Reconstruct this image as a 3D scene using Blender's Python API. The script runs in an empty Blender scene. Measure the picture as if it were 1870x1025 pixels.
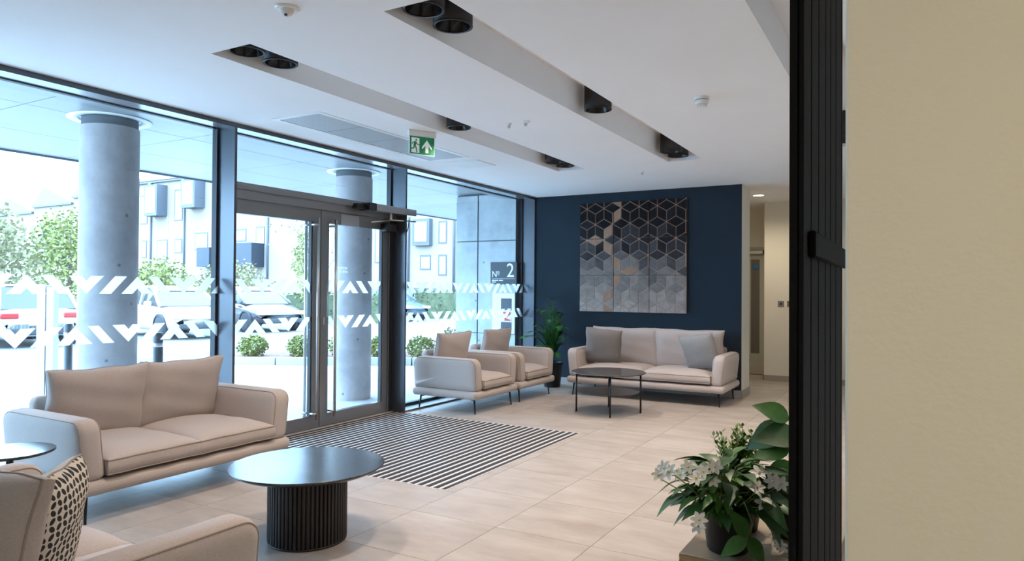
import bpy, bmesh, math, random
from mathutils import Vector, Matrix, Euler

# ------------------------------------------------------------------ camera, sky, exposure
scene = bpy.context.scene
COL = scene.collection
rnd = random.Random(7)
PI = math.pi
H = 2.8            # ceiling height
L = 9.4425         # navy wall
GX = -0.2          # glass plane

FPX, YAW, PITCH, ROLL = 1282.07, 0.51983, 0.011976, 0.007208
CAM = Vector((4.999, 0.0, 1.4075))
cd = bpy.data.cameras.new('camera'); cam = bpy.data.objects.new('camera', cd); COL.objects.link(cam)
F = Vector((-math.sin(YAW)*math.cos(PITCH), math.cos(YAW)*math.cos(PITCH), math.sin(PITCH)))
R0 = Vector((math.cos(YAW), math.sin(YAW), 0)); U0 = R0.cross(F)
R = R0*math.cos(ROLL) + U0*math.sin(ROLL); U = -R0*math.sin(ROLL) + U0*math.cos(ROLL)
M = Matrix((R, U, -F)).transposed().to_4x4(); M.translation = CAM
cam.matrix_world = M
cd.sensor_width = 36; cd.lens = 36*FPX/1870; cd.clip_start = 0.05; cd.clip_end = 400
scene.camera = cam

SKY = (0.45, 0.72, 1.0); SKY_STRENGTH = 10.5
w = bpy.data.worlds.new('sky'); scene.world = w; w.use_nodes = True
bg = w.node_tree.nodes['Background']; bg.inputs[0].default_value = SKY+(1,); bg.inputs[1].default_value = SKY_STRENGTH

vs = scene.view_settings
vs.view_transform = 'Standard'; vs.look = 'None'; vs.gamma = 1.0; vs.use_curve_mapping = False
vs.exposure = 0.76
WARM = (1.0, 0.82, 0.66)
SPOT_W = 42.0

# ------------------------------------------------------------------ helpers
def tag(o, label=None, cat=None, group=None, kind=None):
    if label: o['label'] = label
    if cat: o['category'] = cat
    if group: o['group'] = group
    if kind: o['kind'] = kind
    return o

def empty(name, loc=(0,0,0), rz=0.0, parent=None):
    o = bpy.data.objects.new(name, None); COL.objects.link(o)
    o.empty_display_size = .1
    o.location = loc; o.rotation_euler = (0,0,rz)
    if parent: o.parent = parent
    return o

class MB:
    """collects faces of one mesh"""
    def __init__(s): s.v=[]; s.f=[]; s.sm=[]; s.mi=[]
    def add(s, v, f, smooth=False, mi=0, T=None):
        n=len(s.v)
        for p in v:
            p=Vector(p); s.v.append(tuple(T@p) if T else tuple(p))
        for q in f: s.f.append([i+n for i in q]); s.sm.append(smooth); s.mi.append(mi)
        return s
    def box(s, x0,x1,y0,y1,z0,z1, mi=0, T=None):
        v=[(x,y,z) for x in (x0,x1) for y in (y0,y1) for z in (z0,z1)]
        f=[(0,1,3,2),(4,6,7,5),(0,4,5,1),(2,3,7,6),(0,2,6,4),(1,5,7,3)]
        return s.add(v,f,False,mi,T)
    def bbox(s, x0,x1,y0,y1,z0,z1, r=.01, seg=2, mi=0, T=None, smooth=True):
        bm=bmesh.new(); bmesh.ops.create_cube(bm,size=1)
        for q in bm.verts: q.co=Vector(((x0+x1)/2+q.co.x*(x1-x0),(y0+y1)/2+q.co.y*(y1-y0),(z0+z1)/2+q.co.z*(z1-z0)))
        bmesh.ops.bevel(bm,geom=bm.edges[:],offset=r,segments=seg,profile=.5,affect='EDGES')
        bm.verts.index_update()
        bm.normal_update(); V=[q.co.copy() for q in bm.verts]; base=len(s.v)
        for p in V: s.v.append(tuple(T@p) if T else tuple(p))
        for f in bm.faces:
            s.f.append([base+q.index for q in f.verts]); s.mi.append(mi); s.sm.append(smooth and max(abs(f.normal.x),abs(f.normal.y),abs(f.normal.z))<.9999)
        bm.free(); return s
    def lathe(s, prof, n=24, c=(0,0,0), smooth=True, mi=0, cap=True, T=None):
        v=[];f=[]
        for (r,z) in prof:
            for k in range(n):
                a=2*PI*k/n; v.append((c[0]+r*math.cos(a),c[1]+r*math.sin(a),c[2]+z))
        for i in range(len(prof)-1):
            for k in range(n):
                k2=(k+1)%n; f.append((i*n+k,i*n+k2,(i+1)*n+k2,(i+1)*n+k))
        s.add(v,f,smooth,mi,T)
        if cap:
            if prof[0][0]>1e-6: s.add(v[:n],[list(range(n))[::-1]],False,mi,T)
            if prof[-1][0]>1e-6: s.add(v[-n:],[list(range(n))],False,mi,T)
        return s
    def cyl(s, c, r, z0, z1, n=20, mi=0, r2=None, T=None):
        return s.lathe([(r,z0),(r2 if r2 is not None else r,z1)],n,(c[0],c[1],0),True,mi,True,T)
    def tube(s, pts, r, n=8, closed=False, mi=0, cap=True, T=None):
        pts=[Vector(p) for p in pts]; m=len(pts); v=[];f=[]
        rr=r if isinstance(r,(list,tuple)) else [r]*m
        up=None
        for i,p in enumerate(pts):
            a=pts[(i-1)%m] if (closed or i>0) else p
            b=pts[(i+1)%m] if (closed or i<m-1) else p
            t=(b-a)
            t=t.normalized() if t.length>1e-9 else Vector((0,0,1))
            if up is None: up=Vector((0,0,1)) if abs(t.z)<.9 else Vector((1,0,0))
            sd=t.cross(up)
            if sd.length<1e-5: sd=t.cross(Vector((1,0,0)))
            sd.normalize(); up=sd.cross(t).normalized()
            for k in range(n):
                q=2*PI*k/n; v.append(p+(sd*math.cos(q)+up*math.sin(q))*rr[i])
        last=m if closed else m-1
        for i in range(last):
            j=(i+1)%m
            for k in range(n):
                k2=(k+1)%n; f.append((i*n+k,i*n+k2,j*n+k2,j*n+k))
        if cap and not closed:
            f.append(list(range(n))[::-1]); f.append([(m-1)*n+k for k in range(n)])
        return s.add(v,f,True,mi,T)
    def prism(s, poly, a, b, axis='z', mi=0, T=None, smooth=False):
        """poly of 2-D points, extruded from a to b along axis (other two axes in order)"""
        def P(q,t):
            return {'z':(q[0],q[1],t),'y':(q[0],t,q[1]),'x':(t,q[0],q[1])}[axis]
        n=len(poly); v=[P(q,a) for q in poly]+[P(q,b) for q in poly]
        f=[list(range(n))[::-1],[n+i for i in range(n)]]
        s.add(v,f,False,mi,T)
        return s.add(v,[(i,(i+1)%n,n+(i+1)%n,n+i) for i in range(n)],smooth,mi,T)
    def mesh(s, name, mats, weld=False):
        me=bpy.data.meshes.new(name); me.from_pydata(s.v,[],s.f)
        me.polygons.foreach_set('use_smooth',s.sm); me.polygons.foreach_set('material_index',s.mi)
        for m in (mats if isinstance(mats,(list,tuple)) else [mats]): me.materials.append(m)
        bm=bmesh.new(); bm.from_mesh(me)
        if weld: bmesh.ops.remove_doubles(bm,verts=bm.verts[:],dist=1e-5)
        bmesh.ops.recalc_face_normals(bm,faces=bm.faces[:]); bm.to_mesh(me); bm.free()
        me.update(); return me
    def build(s, name, mats, parent=None, loc=None, kind=None, weld=False):
        o=bpy.data.objects.new(name, s.mesh(name,mats,weld)); COL.objects.link(o)
        if parent: o.parent=parent
        if loc: o.location=loc
        if kind: o['kind']=kind
        return o

def inst(name, me, parent=None, loc=(0,0,0), rot=(0,0,0), sc=(1,1,1)):
    o=bpy.data.objects.new(name, me); COL.objects.link(o)
    if parent: o.parent=parent
    o.location=loc; o.rotation_euler=rot; o.scale=sc
    return o

def copy_tree(o, parent=None):
    c=o.copy(); COL.objects.link(c); c.parent=parent
    for ch in list(o.children): copy_tree(ch,c)
    return c

# ------------------------------------------------------------------ materials
def mat(name, col, rough=.5, metal=0.0, var=0.0, vscale=8.0, bump=0.0, bscale=60.0, spec=.5, stretch=None, emit=None, coat=0.0, sheen=0.0):
    m=bpy.data.materials.new(name); m.use_nodes=True; nt=m.node_tree; b=nt.nodes['Principled BSDF']
    b.inputs['Base Color'].default_value=tuple(col)+(1,)
    b.inputs['Roughness'].default_value=rough; b.inputs['Metallic'].default_value=metal
    b.inputs['Specular IOR Level'].default_value=spec
    b.inputs['Coat Weight'].default_value=coat
    b.inputs['Sheen Weight'].default_value=sheen
    if emit:
        b.inputs['Emission Color'].default_value=tuple(emit[:3])+(1,); b.inputs['Emission Strength'].default_value=emit[3]
    if var or bump:
        tc=nt.nodes.new('ShaderNodeTexCoord'); src=tc.outputs['Object']
        if stretch:
            mp=nt.nodes.new('ShaderNodeMapping'); mp.inputs['Scale'].default_value=stretch
            nt.links.new(src,mp.inputs[0]); src=mp.outputs[0]
    if var:
        n=nt.nodes.new('ShaderNodeTexNoise'); n.inputs['Scale'].default_value=vscale; n.inputs['Detail'].default_value=6
        n.inputs['Roughness'].default_value=.6; nt.links.new(src,n.inputs['Vector'])
        r=nt.nodes.new('ShaderNodeValToRGB'); r.color_ramp.elements[0].position=.3; r.color_ramp.elements[1].position=.7
        r.color_ramp.elements[0].color=tuple(max(0,c*(1-var)) for c in col)+(1,)
        r.color_ramp.elements[1].color=tuple(min(1,c*(1+var)) for c in col)+(1,)
        nt.links.new(n.outputs['Fac'],r.inputs[0]); nt.links.new(r.outputs[0],b.inputs['Base Color'])
    if bump:
        n2=nt.nodes.new('ShaderNodeTexNoise'); n2.inputs['Scale'].default_value=bscale; n2.inputs['Detail'].default_value=3
        nt.links.new(src,n2.inputs['Vector'])
        bp=nt.nodes.new('ShaderNodeBump'); bp.inputs['Strength'].default_value=bump; bp.inputs['Distance'].default_value=.01
        nt.links.new(n2.outputs['Fac'],bp.inputs['Height']); nt.links.new(bp.outputs[0],b.inputs['Normal'])
    return m

def glass_mat(name, tint=(.93,.97,1.0), base=.03, gain=.7):
    m=bpy.data.materials.new(name); m.use_nodes=True; nt=m.node_tree; nt.nodes.clear()
    out=nt.nodes.new('ShaderNodeOutputMaterial'); mix=nt.nodes.new('ShaderNodeMixShader')
    tr=nt.nodes.new('ShaderNodeBsdfTransparent'); tr.inputs[0].default_value=tint+(1,)
    gl=nt.nodes.new('ShaderNodeBsdfGlossy'); gl.inputs['Roughness'].default_value=.0
    lw=nt.nodes.new('ShaderNodeLayerWeight'); lw.inputs['Blend'].default_value=.5
    pw=nt.nodes.new('ShaderNodeMath'); pw.operation='POWER'; pw.inputs[1].default_value=5
    ma=nt.nodes.new('ShaderNodeMath'); ma.operation='MULTIPLY_ADD'; ma.inputs[1].default_value=gain; ma.inputs[2].default_value=base
    nt.links.new(lw.outputs['Facing'],pw.inputs[0]); nt.links.new(pw.outputs[0],ma.inputs[0])
    nt.links.new(ma.outputs[0],mix.inputs[0]); nt.links.new(tr.outputs[0],mix.inputs[1]); nt.links.new(gl.outputs[0],mix.inputs[2])
    nt.links.new(mix.outputs[0],out.inputs[0]); return m

def film_mat():
    m=bpy.data.materials.new('frosted_white_film'); m.use_nodes=True; nt=m.node_tree; nt.nodes.clear()
    out=nt.nodes.new('ShaderNodeOutputMaterial'); mix=nt.nodes.new('ShaderNodeMixShader'); mix.inputs[0].default_value=.3
    tr=nt.nodes.new('ShaderNodeBsdfTranslucent'); tr.inputs[0].default_value=(.93,.95,.97,1)
    df=nt.nodes.new('ShaderNodeBsdfDiffuse'); df.inputs[0].default_value=(.90,.92,.94,1)
    nt.links.new(tr.outputs[0],mix.inputs[1]); nt.links.new(df.outputs[0],mix.inputs[2]); nt.links.new(mix.outputs[0],out.inputs[0]); return m

def concrete_mat(name, col, holes=True):
    m=mat(name,col,.85,0,.24,2.4,.25,30)
    nt=m.node_tree; b=nt.nodes['Principled BSDF']
    if holes:
        tc=nt.nodes.new('ShaderNodeTexCoord'); vo=nt.nodes.new('ShaderNodeTexVoronoi'); vo.inputs['Scale'].default_value=4.2
        nt.links.new(tc.outputs['Object'],vo.inputs['Vector'])
        rp=nt.nodes.new('ShaderNodeValToRGB'); rp.color_ramp.elements[0].position=.045; rp.color_ramp.elements[1].position=.085
        rp.color_ramp.elements[0].color=(.45,.45,.45,1); rp.color_ramp.elements[1].color=(1,1,1,1)
        nt.links.new(vo.outputs['Distance'],rp.inputs[0])
        mx=nt.nodes.new('ShaderNodeMix'); mx.data_type='RGBA'; mx.blend_type='MULTIPLY'; mx.inputs[0].default_value=1
        src=b.inputs['Base Color'].links[0].from_socket
        nt.links.new(src,mx.inputs[6]); nt.links.new(rp.outputs[0],mx.inputs[7]); nt.links.new(mx.outputs[2],b.inputs['Base Color'])
    return m

def tile_mat():
    m=bpy.data.materials.new('stone_tile'); m.use_nodes=True; nt=m.node_tree; b=nt.nodes['Principled BSDF']
    oi=nt.nodes.new('ShaderNodeObjectInfo'); geo=nt.nodes.new('ShaderNodeNewGeometry')
    mp=nt.nodes.new('ShaderNodeMapping'); mp.inputs['Scale'].default_value=(1.2,3.2,1)
    ad=nt.nodes.new('ShaderNodeVectorMath'); ad.operation='ADD'
    cmb=nt.nodes.new('ShaderNodeCombineXYZ'); mu=nt.nodes.new('ShaderNodeMath'); mu.operation='MULTIPLY'; mu.inputs[1].default_value=37
    nt.links.new(oi.outputs['Random'],mu.inputs[0]); nt.links.new(mu.outputs[0],cmb.inputs[2])
    nt.links.new(geo.outputs['Position'],ad.inputs[0]); nt.links.new(cmb.outputs[0],ad.inputs[1]); nt.links.new(ad.outputs[0],mp.inputs[0])
    n=nt.nodes.new('ShaderNodeTexNoise'); n.inputs['Scale'].default_value=1.6; n.inputs['Detail'].default_value=7; n.inputs['Roughness'].default_value=.62
    nt.links.new(mp.outputs[0],n.inputs['Vector'])
    r=nt.nodes.new('ShaderNodeValToRGB'); e=r.color_ramp.elements
    e[0].position=.3; e[0].color=(.32,.272,.232,1); e[1].position=.7; e[1].color=(.45,.405,.365,1)
    nt.links.new(n.outputs['Fac'],r.inputs[0]); nt.links.new(r.outputs[0],b.inputs['Base Color'])
    b.inputs['Roughness'].default_value=.42; b.inputs['Specular IOR Level'].default_value=.4
    return m

def dots_mat():
    m=bpy.data.materials.new('black_and_cream_woven_pattern'); m.use_nodes=True; nt=m.node_tree; b=nt.nodes['Principled BSDF']
    tc=nt.nodes.new('ShaderNodeTexCoord'); mp=nt.nodes.new('ShaderNodeMapping'); mp.inputs['Scale'].default_value=(30,42,0)
    nt.links.new(tc.outputs['Object'],mp.inputs[0])
    fl=nt.nodes.new('ShaderNodeVectorMath'); fl.operation='FLOOR'; fr=nt.nodes.new('ShaderNodeVectorMath'); fr.operation='FRACTION'
    nt.links.new(mp.outputs[0],fl.inputs[0]); nt.links.new(mp.outputs[0],fr.inputs[0])
    sb=nt.nodes.new('ShaderNodeVectorMath'); sb.operation='SUBTRACT'; sb.inputs[1].default_value=(.5,.5,0); nt.links.new(fr.outputs[0],sb.inputs[0])
    sp=nt.nodes.new('ShaderNodeSeparateXYZ'); nt.links.new(fl.outputs[0],sp.inputs[0])
    s2=nt.nodes.new('ShaderNodeMath'); s2.operation='ADD'; nt.links.new(sp.outputs[0],s2.inputs[0]); nt.links.new(sp.outputs[1],s2.inputs[1])
    pp=nt.nodes.new('ShaderNodeMath'); pp.operation='PINGPONG'; pp.inputs[1].default_value=1; nt.links.new(s2.outputs[0],pp.inputs[0])
    an=nt.nodes.new('ShaderNodeMath'); an.operation='MULTIPLY_ADD'; an.inputs[1].default_value=1.3; an.inputs[2].default_value=-.65; nt.links.new(pp.outputs[0],an.inputs[0])
    ro=nt.nodes.new('ShaderNodeVectorRotate'); ro.rotation_type='Z_AXIS'; nt.links.new(sb.outputs[0],ro.inputs['Vector']); nt.links.new(an.outputs[0],ro.inputs['Angle'])
    sc=nt.nodes.new('ShaderNodeVectorMath'); sc.operation='MULTIPLY'; sc.inputs[1].default_value=(1.25,.8,0); nt.links.new(ro.outputs[0],sc.inputs[0])
    le=nt.nodes.new('ShaderNodeVectorMath'); le.operation='LENGTH'; nt.links.new(sc.outputs[0],le.inputs[0])
    r=nt.nodes.new('ShaderNodeValToRGB'); r.color_ramp.elements[0].position=.36; r.color_ramp.elements[1].position=.40
    r.color_ramp.elements[0].color=(.012,.012,.016,1); r.color_ramp.elements[1].color=(.60,.53,.44,1)
    nt.links.new(le.outputs[1],r.inputs[0]); nt.links.new(r.outputs[0],b.inputs['Base Color']); b.inputs['Roughness'].default_value=.9
    return m

def grille_mat():
    m=bpy.data.materials.new('perforated_grille'); m.use_nodes=True; nt=m.node_tree; b=nt.nodes['Principled BSDF']
    tc=nt.nodes.new('ShaderNodeTexCoord'); mp=nt.nodes.new('ShaderNodeMapping'); mp.inputs['Scale'].default_value=(60,60,60)
    nt.links.new(tc.outputs['Object'],mp.inputs[0])
    fr=nt.nodes.new('ShaderNodeVectorMath'); fr.operation='FRACTION'; nt.links.new(mp.outputs[0],fr.inputs[0])
    sb=nt.nodes.new('ShaderNodeVectorMath'); sb.operation='SUBTRACT'; sb.inputs[1].default_value=(.5,.5,.5); nt.links.new(fr.outputs[0],sb.inputs[0])
    ml=nt.nodes.new('ShaderNodeVectorMath'); ml.operation='MULTIPLY'; ml.inputs[1].default_value=(1,1,0); nt.links.new(sb.outputs[0],ml.inputs[0])
    le=nt.nodes.new('ShaderNodeVectorMath'); le.operation='LENGTH'; nt.links.new(ml.outputs[0],le.inputs[0])
    r=nt.nodes.new('ShaderNodeValToRGB'); r.color_ramp.elements[0].position=.30; r.color_ramp.elements[1].position=.36
    r.color_ramp.elements[0].color=(.28,.29,.30,1); r.color_ramp.elements[1].color=(.55,.56,.57,1)
    nt.links.new(le.outputs[1],r.inputs[0]); nt.links.new(r.outputs[0],b.inputs['Base Color']); b.inputs['Roughness'].default_value=.5
    return m

def wood_mat(name, a, b_, scale=(2,26,26), rough=.5, metal=0, spec=.5):
    m=bpy.data.materials.new(name); m.use_nodes=True; nt=m.node_tree; b=nt.nodes['Principled BSDF']
    tc=nt.nodes.new('ShaderNodeTexCoord'); mp=nt.nodes.new('ShaderNodeMapping'); mp.inputs['Scale'].default_value=scale
    nt.links.new(tc.outputs['Object'],mp.inputs[0])
    n=nt.nodes.new('ShaderNodeTexNoise'); n.inputs['Scale'].default_value=1.5; n.inputs['Detail'].default_value=6; n.inputs['Distortion'].default_value=.6
    nt.links.new(mp.outputs[0],n.inputs['Vector'])
    r=nt.nodes.new('ShaderNodeValToRGB'); r.color_ramp.elements[0].position=.35; r.color_ramp.elements[1].position=.65
    r.color_ramp.elements[0].color=a+(1,); r.color_ramp.elements[1].color=b_+(1,)
    nt.links.new(n.outputs['Fac'],r.inputs[0]); nt.links.new(r.outputs[0],b.inputs['Base Color'])
    b.inputs['Roughness'].default_value=rough; b.inputs['Metallic'].default_value=metal; b.inputs['Specular IOR Level'].default_value=spec
    bp=nt.nodes.new('ShaderNodeBump'); bp.inputs['Strength'].default_value=.12; bp.inputs['Distance'].default_value=.004
    nt.links.new(n.outputs['Fac'],bp.inputs['Height']); nt.links.new(bp.outputs[0],b.inputs['Normal'])
    return m

Mt={}
Mt['ceil']=mat('white_ceiling_paint',(.91,.895,.89),.9,0,.015,1.5)
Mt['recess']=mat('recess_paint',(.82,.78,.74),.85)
Mt['cream']=mat('cream_wall_paint',(.70,.66,.53),.8,0,.02,3,.08,90)
Mt['white_wall']=mat('white_wall_paint',(.78,.73,.62),.8,0,.02,2)
Mt['navy']=mat('navy_wall_paint',(.012,.022,.033),.75,0,.06,2,spec=.25)
Mt['skirt']=mat('taupe_skirting',(.36,.32,.28),.5)
Mt['grout']=mat('grout',(.36,.29,.23),.9)
Mt['tile']=tile_mat()
Mt['alu']=mat('grey_aluminium',(.29,.295,.31),.2,.6)
Mt['head']=mat('satin_head_frame',(.55,.57,.60),.18,.7)
Mt['fin']=mat('dark_grey_mullion',(.085,.092,.105),.3,.5)
Mt['alu_lt']=mat('brushed_aluminium',(.55,.55,.56),.3,.9)
Mt['gasket']=mat('black_gasket',(.02,.024,.03),.5)
Mt['steel']=mat('brushed_steel',(.62,.60,.57),.28,1.0)
Mt['glass']=glass_mat('clear_glass')
Mt['decal']=film_mat()
Mt['black']=mat('matt_black_metal',(.012,.012,.014),.35,.3)
Mt['blackp']=mat('black_plastic',(.012,.013,.015),.45)
Mt['darkin']=mat('dark_reflector',(.012,.012,.013),.2,.3)
Mt['white']=mat('white_plastic',(.82,.82,.80),.4)
Mt['grille']=grille_mat()
Mt['fabric']=mat('beige_woven_fabric',(.46,.395,.36),.95,0,.10,170,.35,420,.2,sheen=.15)
Mt['fabric2']=mat('grey_beige_fabric',(.21,.185,.17),.95,0,.16,150,.4,380,.2,sheen=.1)
Mt['rib']=mat('grey_ribbed_fabric',(.27,.255,.245),.95,0,.3,60,.5,200,.2,stretch=(3,3,.4))
Mt['linen']=mat('cream_linen',(.55,.49,.42),.95,0,.06,120,.3,300,.2)
Mt['piping']=mat('taupe_piping',(.30,.25,.22),.95)
Mt['dots']=dots_mat()
Mt['oak']=wood_mat('black_stained_oak',(.020,.022,.026),(.045,.047,.052),(2,30,30),.22)
Mt['slat']=mat('black_slat',(.010,.010,.011),.5,0,.2,20)
Mt['tabletop']=mat('dark_stone_top',(.045,.043,.042),.25,0,.2,14)
Mt['shelf']=mat('dark_shelf',(.035,.03,.028),.3)
Mt['matdark']=mat('dark_carpet_strip',(.030,.032,.040),1.0,0,.3,200)
Mt['matalu']=mat('mat_bar',(.62,.57,.54),.45,.15)
Mt['cblack']=mat('charcoal_cladding',(.004,.0047,.006),.7,0,.12,18,.1,60,.12)
Mt['concrete']=concrete_mat('fair_faced_concrete',(.42,.385,.38))
Mt['concrete2']=concrete_mat('pale_concrete_panel',(.42,.45,.46))
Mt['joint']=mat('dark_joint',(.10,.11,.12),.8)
Mt['soffit']=mat('soffit_panel',(.30,.31,.32),.3,.1,.03,3)
Mt['paving']=mat('pale_paving',(.56,.55,.54),.8,0,.06,2)
Mt['road']=mat('pale_asphalt',(.145,.138,.132),.85,0,.05,3)
Mt['kerb']=mat('kerb_stone',(.32,.31,.30),.8)
Mt['soil']=mat('bark_mulch',(.12,.058,.042),.95,0,.4,14,.6,30)
Mt['brick']=mat('pale_brick',(.25,.20,.165),.85,0,.05,6)
Mt['roof']=mat('red_roof_tiles',(.17,.098,.080),.8,0,.1,5)
Mt['bayframe']=mat('blue_grey_cladding',(.072,.078,.092),.5)
Mt['baydark']=mat('dark_bay_cladding',(.018,.024,.034),.5)
Mt['pane']=mat('window_pane',(.24,.19,.155),.15,0,.1,1.2)
Mt['leafout']=mat('bright_foliage',(.16,.165,.04),.8,0,.35,3)
Mt['leafout2']=mat('pale_foliage',(.19,.17,.08),.8,0,.3,3)
Mt['hedge']=mat('hedge_foliage',(.075,.085,.042),.85,0,.4,4)
Mt['bark']=mat('pale_bark',(.12,.08,.06),.9)
Mt['carwhite']=mat('white_car_paint',(.66,.66,.65),.25,0,0,1,coat=.6)
Mt['cargrey']=mat('graphite_car_paint',(.07,.058,.065),.25,.3,0,1,coat=.6)
Mt['carblue']=mat('blue_car_paint',(.04,.075,.12),.25,.2,0,1,coat=.6)
Mt['carblack']=mat('black_car_paint',(.012,.014,.018),.25,.2,0,1,coat=.6)
Mt['cglass']=mat('car_window',(.045,.045,.05),.08)
Mt['tyre']=mat('tyre_rubber',(.03,.03,.035),.8)
Mt['rim']=mat('alloy_rim',(.45,.46,.48),.3,.8)
Mt['lampred']=mat('red_tail_lamp',(.30,.02,.02),.2)
Mt['lampwhite']=mat('headlamp',(.6,.6,.6),.1)
Mt['bollard']=mat('grey_bollard',(.06,.066,.075),.5,.3)
Mt['postpale']=mat('galvanised_post',(.34,.34,.35),.5,.4)
Mt['sign']=mat('charcoal_sign',(.030,.036,.045),.5)
Mt['signtxt']=mat('white_lettering',(.80,.84,.88),.6)
Mt['red']=mat('red_notice',(.60,.05,.07),.6)
Mt['paper']=mat('white_paper',(.80,.78,.76),.8)
Mt['exitgreen']=mat('exit_sign_green',(.010,.19,.085),.4,0,0,1,emit=(.02,.33,.14,.06))
Mt['exitwhite']=mat('exit_sign_white',(.80,.86,.84),.4,0,0,1,emit=(.85,1,.95,.08))
Mt['exitedge']=mat('acrylic_edge',(.70,.86,.80),.15)
Mt['palm']=mat('palm_leaf',(.035,.14,.018),.45,0,.3,20)
Mt['leaf']=mat('dark_glossy_leaf',(.026,.095,.024),.42,0,.3,25)
Mt['leaf2']=mat('mid_green_leaf',(.055,.17,.030),.38,0,.3,25)
Mt['leaf3']=mat('yellow_green_leaf',(.13,.23,.035),.45,0,.3,25)
Mt['stem']=mat('green_stem',(.16,.24,.06),.5)
Mt['petal']=mat('white_petal',(.80,.80,.74),.6)
Mt['stamen']=mat('pale_yellow_stamen',(.70,.62,.22),.6)
Mt['potsoil']=mat('potting_soil',(.03,.022,.018),1.0)
Mt['ply']=wood_mat('plywood_edge',(.30,.20,.11),(.44,.31,.18),(3,3,60),.6)
Mt['plytop']=mat('taupe_laminate',(.36,.29,.205),.45,0,.05,6)
Mt['glow']=mat('lit_diffuser',(.9,.88,.8),.4,0,0,1,emit=(1.0,.93,.80,7.0))
Mt['doorpaint']=mat('sage_grey_door',(.40,.40,.33),.5)
Mt['vision']=mat('dark_vision_glass',(.13,.12,.105),.12)
Mt['blue']=mat('blue_disc',(.05,.17,.42),.5)

# ------------------------------------------------------------------ floor
X_R, Y_B = 6.6, -2.2          # right wall, wall behind the camera
MATX0, MATX1, MATY0, MATY1 = -0.16, 2.172, 4.03, 6.318
floor=MB().box(-0.24,X_R,Y_B,12.5,-.25,-.02)
floor=floor.build('floor',Mt['grout'],kind='structure')
TX, TY = .607, .62
def rect_minus(a,b):
    (x0,x1,y0,y1)=a; (u0,u1,v0,v1)=b
    if x1<=u0 or x0>=u1 or y1<=v0 or y0>=v1: return [a]
    out=[]
    if y0<v0: out.append((x0,x1,y0,v0)); y0=v0
    if y1>v1: out.append((x0,x1,v1,y1)); y1=v1
    if x0<u0: out.append((x0,u0,y0,y1))
    if x1>u1: out.append((u1,x1,y0,y1))
    return out
full=MB().box(.0014,TX-.0014,.0014,TY-.0014,-.02,0).mesh('tile',Mt['tile'])
for i in range(-5,8):
    for j in range(-5,16):
        x0=2.25+TX*i; y0=2.95+TY*j
        x1,y1=x0+TX,y0+TY
        if y0>12.4 or x0>X_R or x1<GX or y1<Y_B: continue
        if y0<.0 and x0>5.9: continue
        rects=[(max(x0,GX+.02),min(x1,X_R),max(y0,Y_B),min(y1,12.5))]
        if rects[0]==(x0,x1,y0,y1) and rect_minus(rects[0],(MATX0,MATX1,MATY0,MATY1))==rects:
            inst('tile',full,floor,(x0,y0,0)); continue
        rr=rect_minus(rects[0],(MATX0,MATX1,MATY0,MATY1)); mb=MB(); g=.0014
        for (a,b,c,d) in rr:
            if b-a<.03 or d-c<.03: continue
            mb.box(a+g,b-g,c+g,d-g,-.02,0)
        if mb.v: mb.build('tile',Mt['tile'],floor)

# entrance mat
em=tag(empty('entrance_mat',(MATX0,MATY0,0)),'large recessed entrance mat of dark strips between metal bars at the glass doors','mat')
fw=.012; mw,ml=MATX1-MATX0,MATY1-MATY0
MB().box(0,mw,0,fw,-.02,.002).box(0,mw,ml-fw,ml,-.02,.002).box(0,fw,fw,ml-fw,-.02,.002).box(mw-fw,mw,fw,ml-fw,-.02,.002).build('frame',Mt['matalu'],em)
per=.0705; nst=int((mw-2*fw)/per)
sm=MB().bbox(0,.040,fw,ml-fw,-.018,.001,.004,1).mesh('carpet_strip',Mt['matdark'])
am=MB().box(0,.026,fw,ml-fw,-.018,-.002).mesh('metal_bar',Mt['matalu'])
for k in range(nst+1):
    x=mw-fw-.002-.040-k*per
    if x>fw: inst('carpet_strip',sm,em,(x,0,0))
    if x-.029>fw: inst('metal_bar',am,em,(x-.0285,0,0))

# ------------------------------------------------------------------ ceiling with recesses
SLOTS=[(1.357,1.700,2.725,7.44),(2.684,3.050,2.725,7.44),(4.2965,4.66,2.725,7.44)]
AC=(.38,.921,4.04,6.22)
def grid_ceiling(holes,x0,x1,y0,y1,z0,z1,mb):
    xs=sorted({x0,x1,*[h[0] for h in holes],*[h[1] for h in holes]}); ys=sorted({y0,y1,*[h[2] for h in holes],*[h[3] for h in holes]})
    for i in range(len(xs)-1):
        for j in range(len(ys)-1):
            cx,cy=(xs[i]+xs[i+1])/2,(ys[j]+ys[j+1])/2
            if any(h[0]<cx<h[1] and h[2]<cy<h[3] for h in holes): continue
            mb.box(xs[i],xs[i+1],ys[j],ys[j+1],z0,z1)
c=grid_ceiling
cm=MB(); grid_ceiling(SLOTS+[AC],-.2,X_R,Y_B,L,H,H+.012,cm)
ceiling=cm.build('ceiling',Mt['ceil'],kind='structure')
MB().box(-.2,X_R,Y_B,12.5,H+.35,H+.45).build('slab',Mt['ceil'],ceiling)
RD=.24
for (a,b,c0,d) in SLOTS:
    t=.012
    MB().box(a-t,a,c0,d,H+.012,H+RD).box(b,b+t,c0,d,H+.012,H+RD).box(a-t,b+t,c0-t,c0,H+.012,H+RD).box(a-t,b+t,d,d+t,H+.012,H+RD).box(a-t,b+t,c0-t,d+t,H+RD,H+RD+t).build('recess',Mt['ceil'],ceiling)
MB().box(1.2,X_R,L,12.5,H,H+.012).build('corridor_soffit',Mt['ceil'],ceiling)

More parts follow.
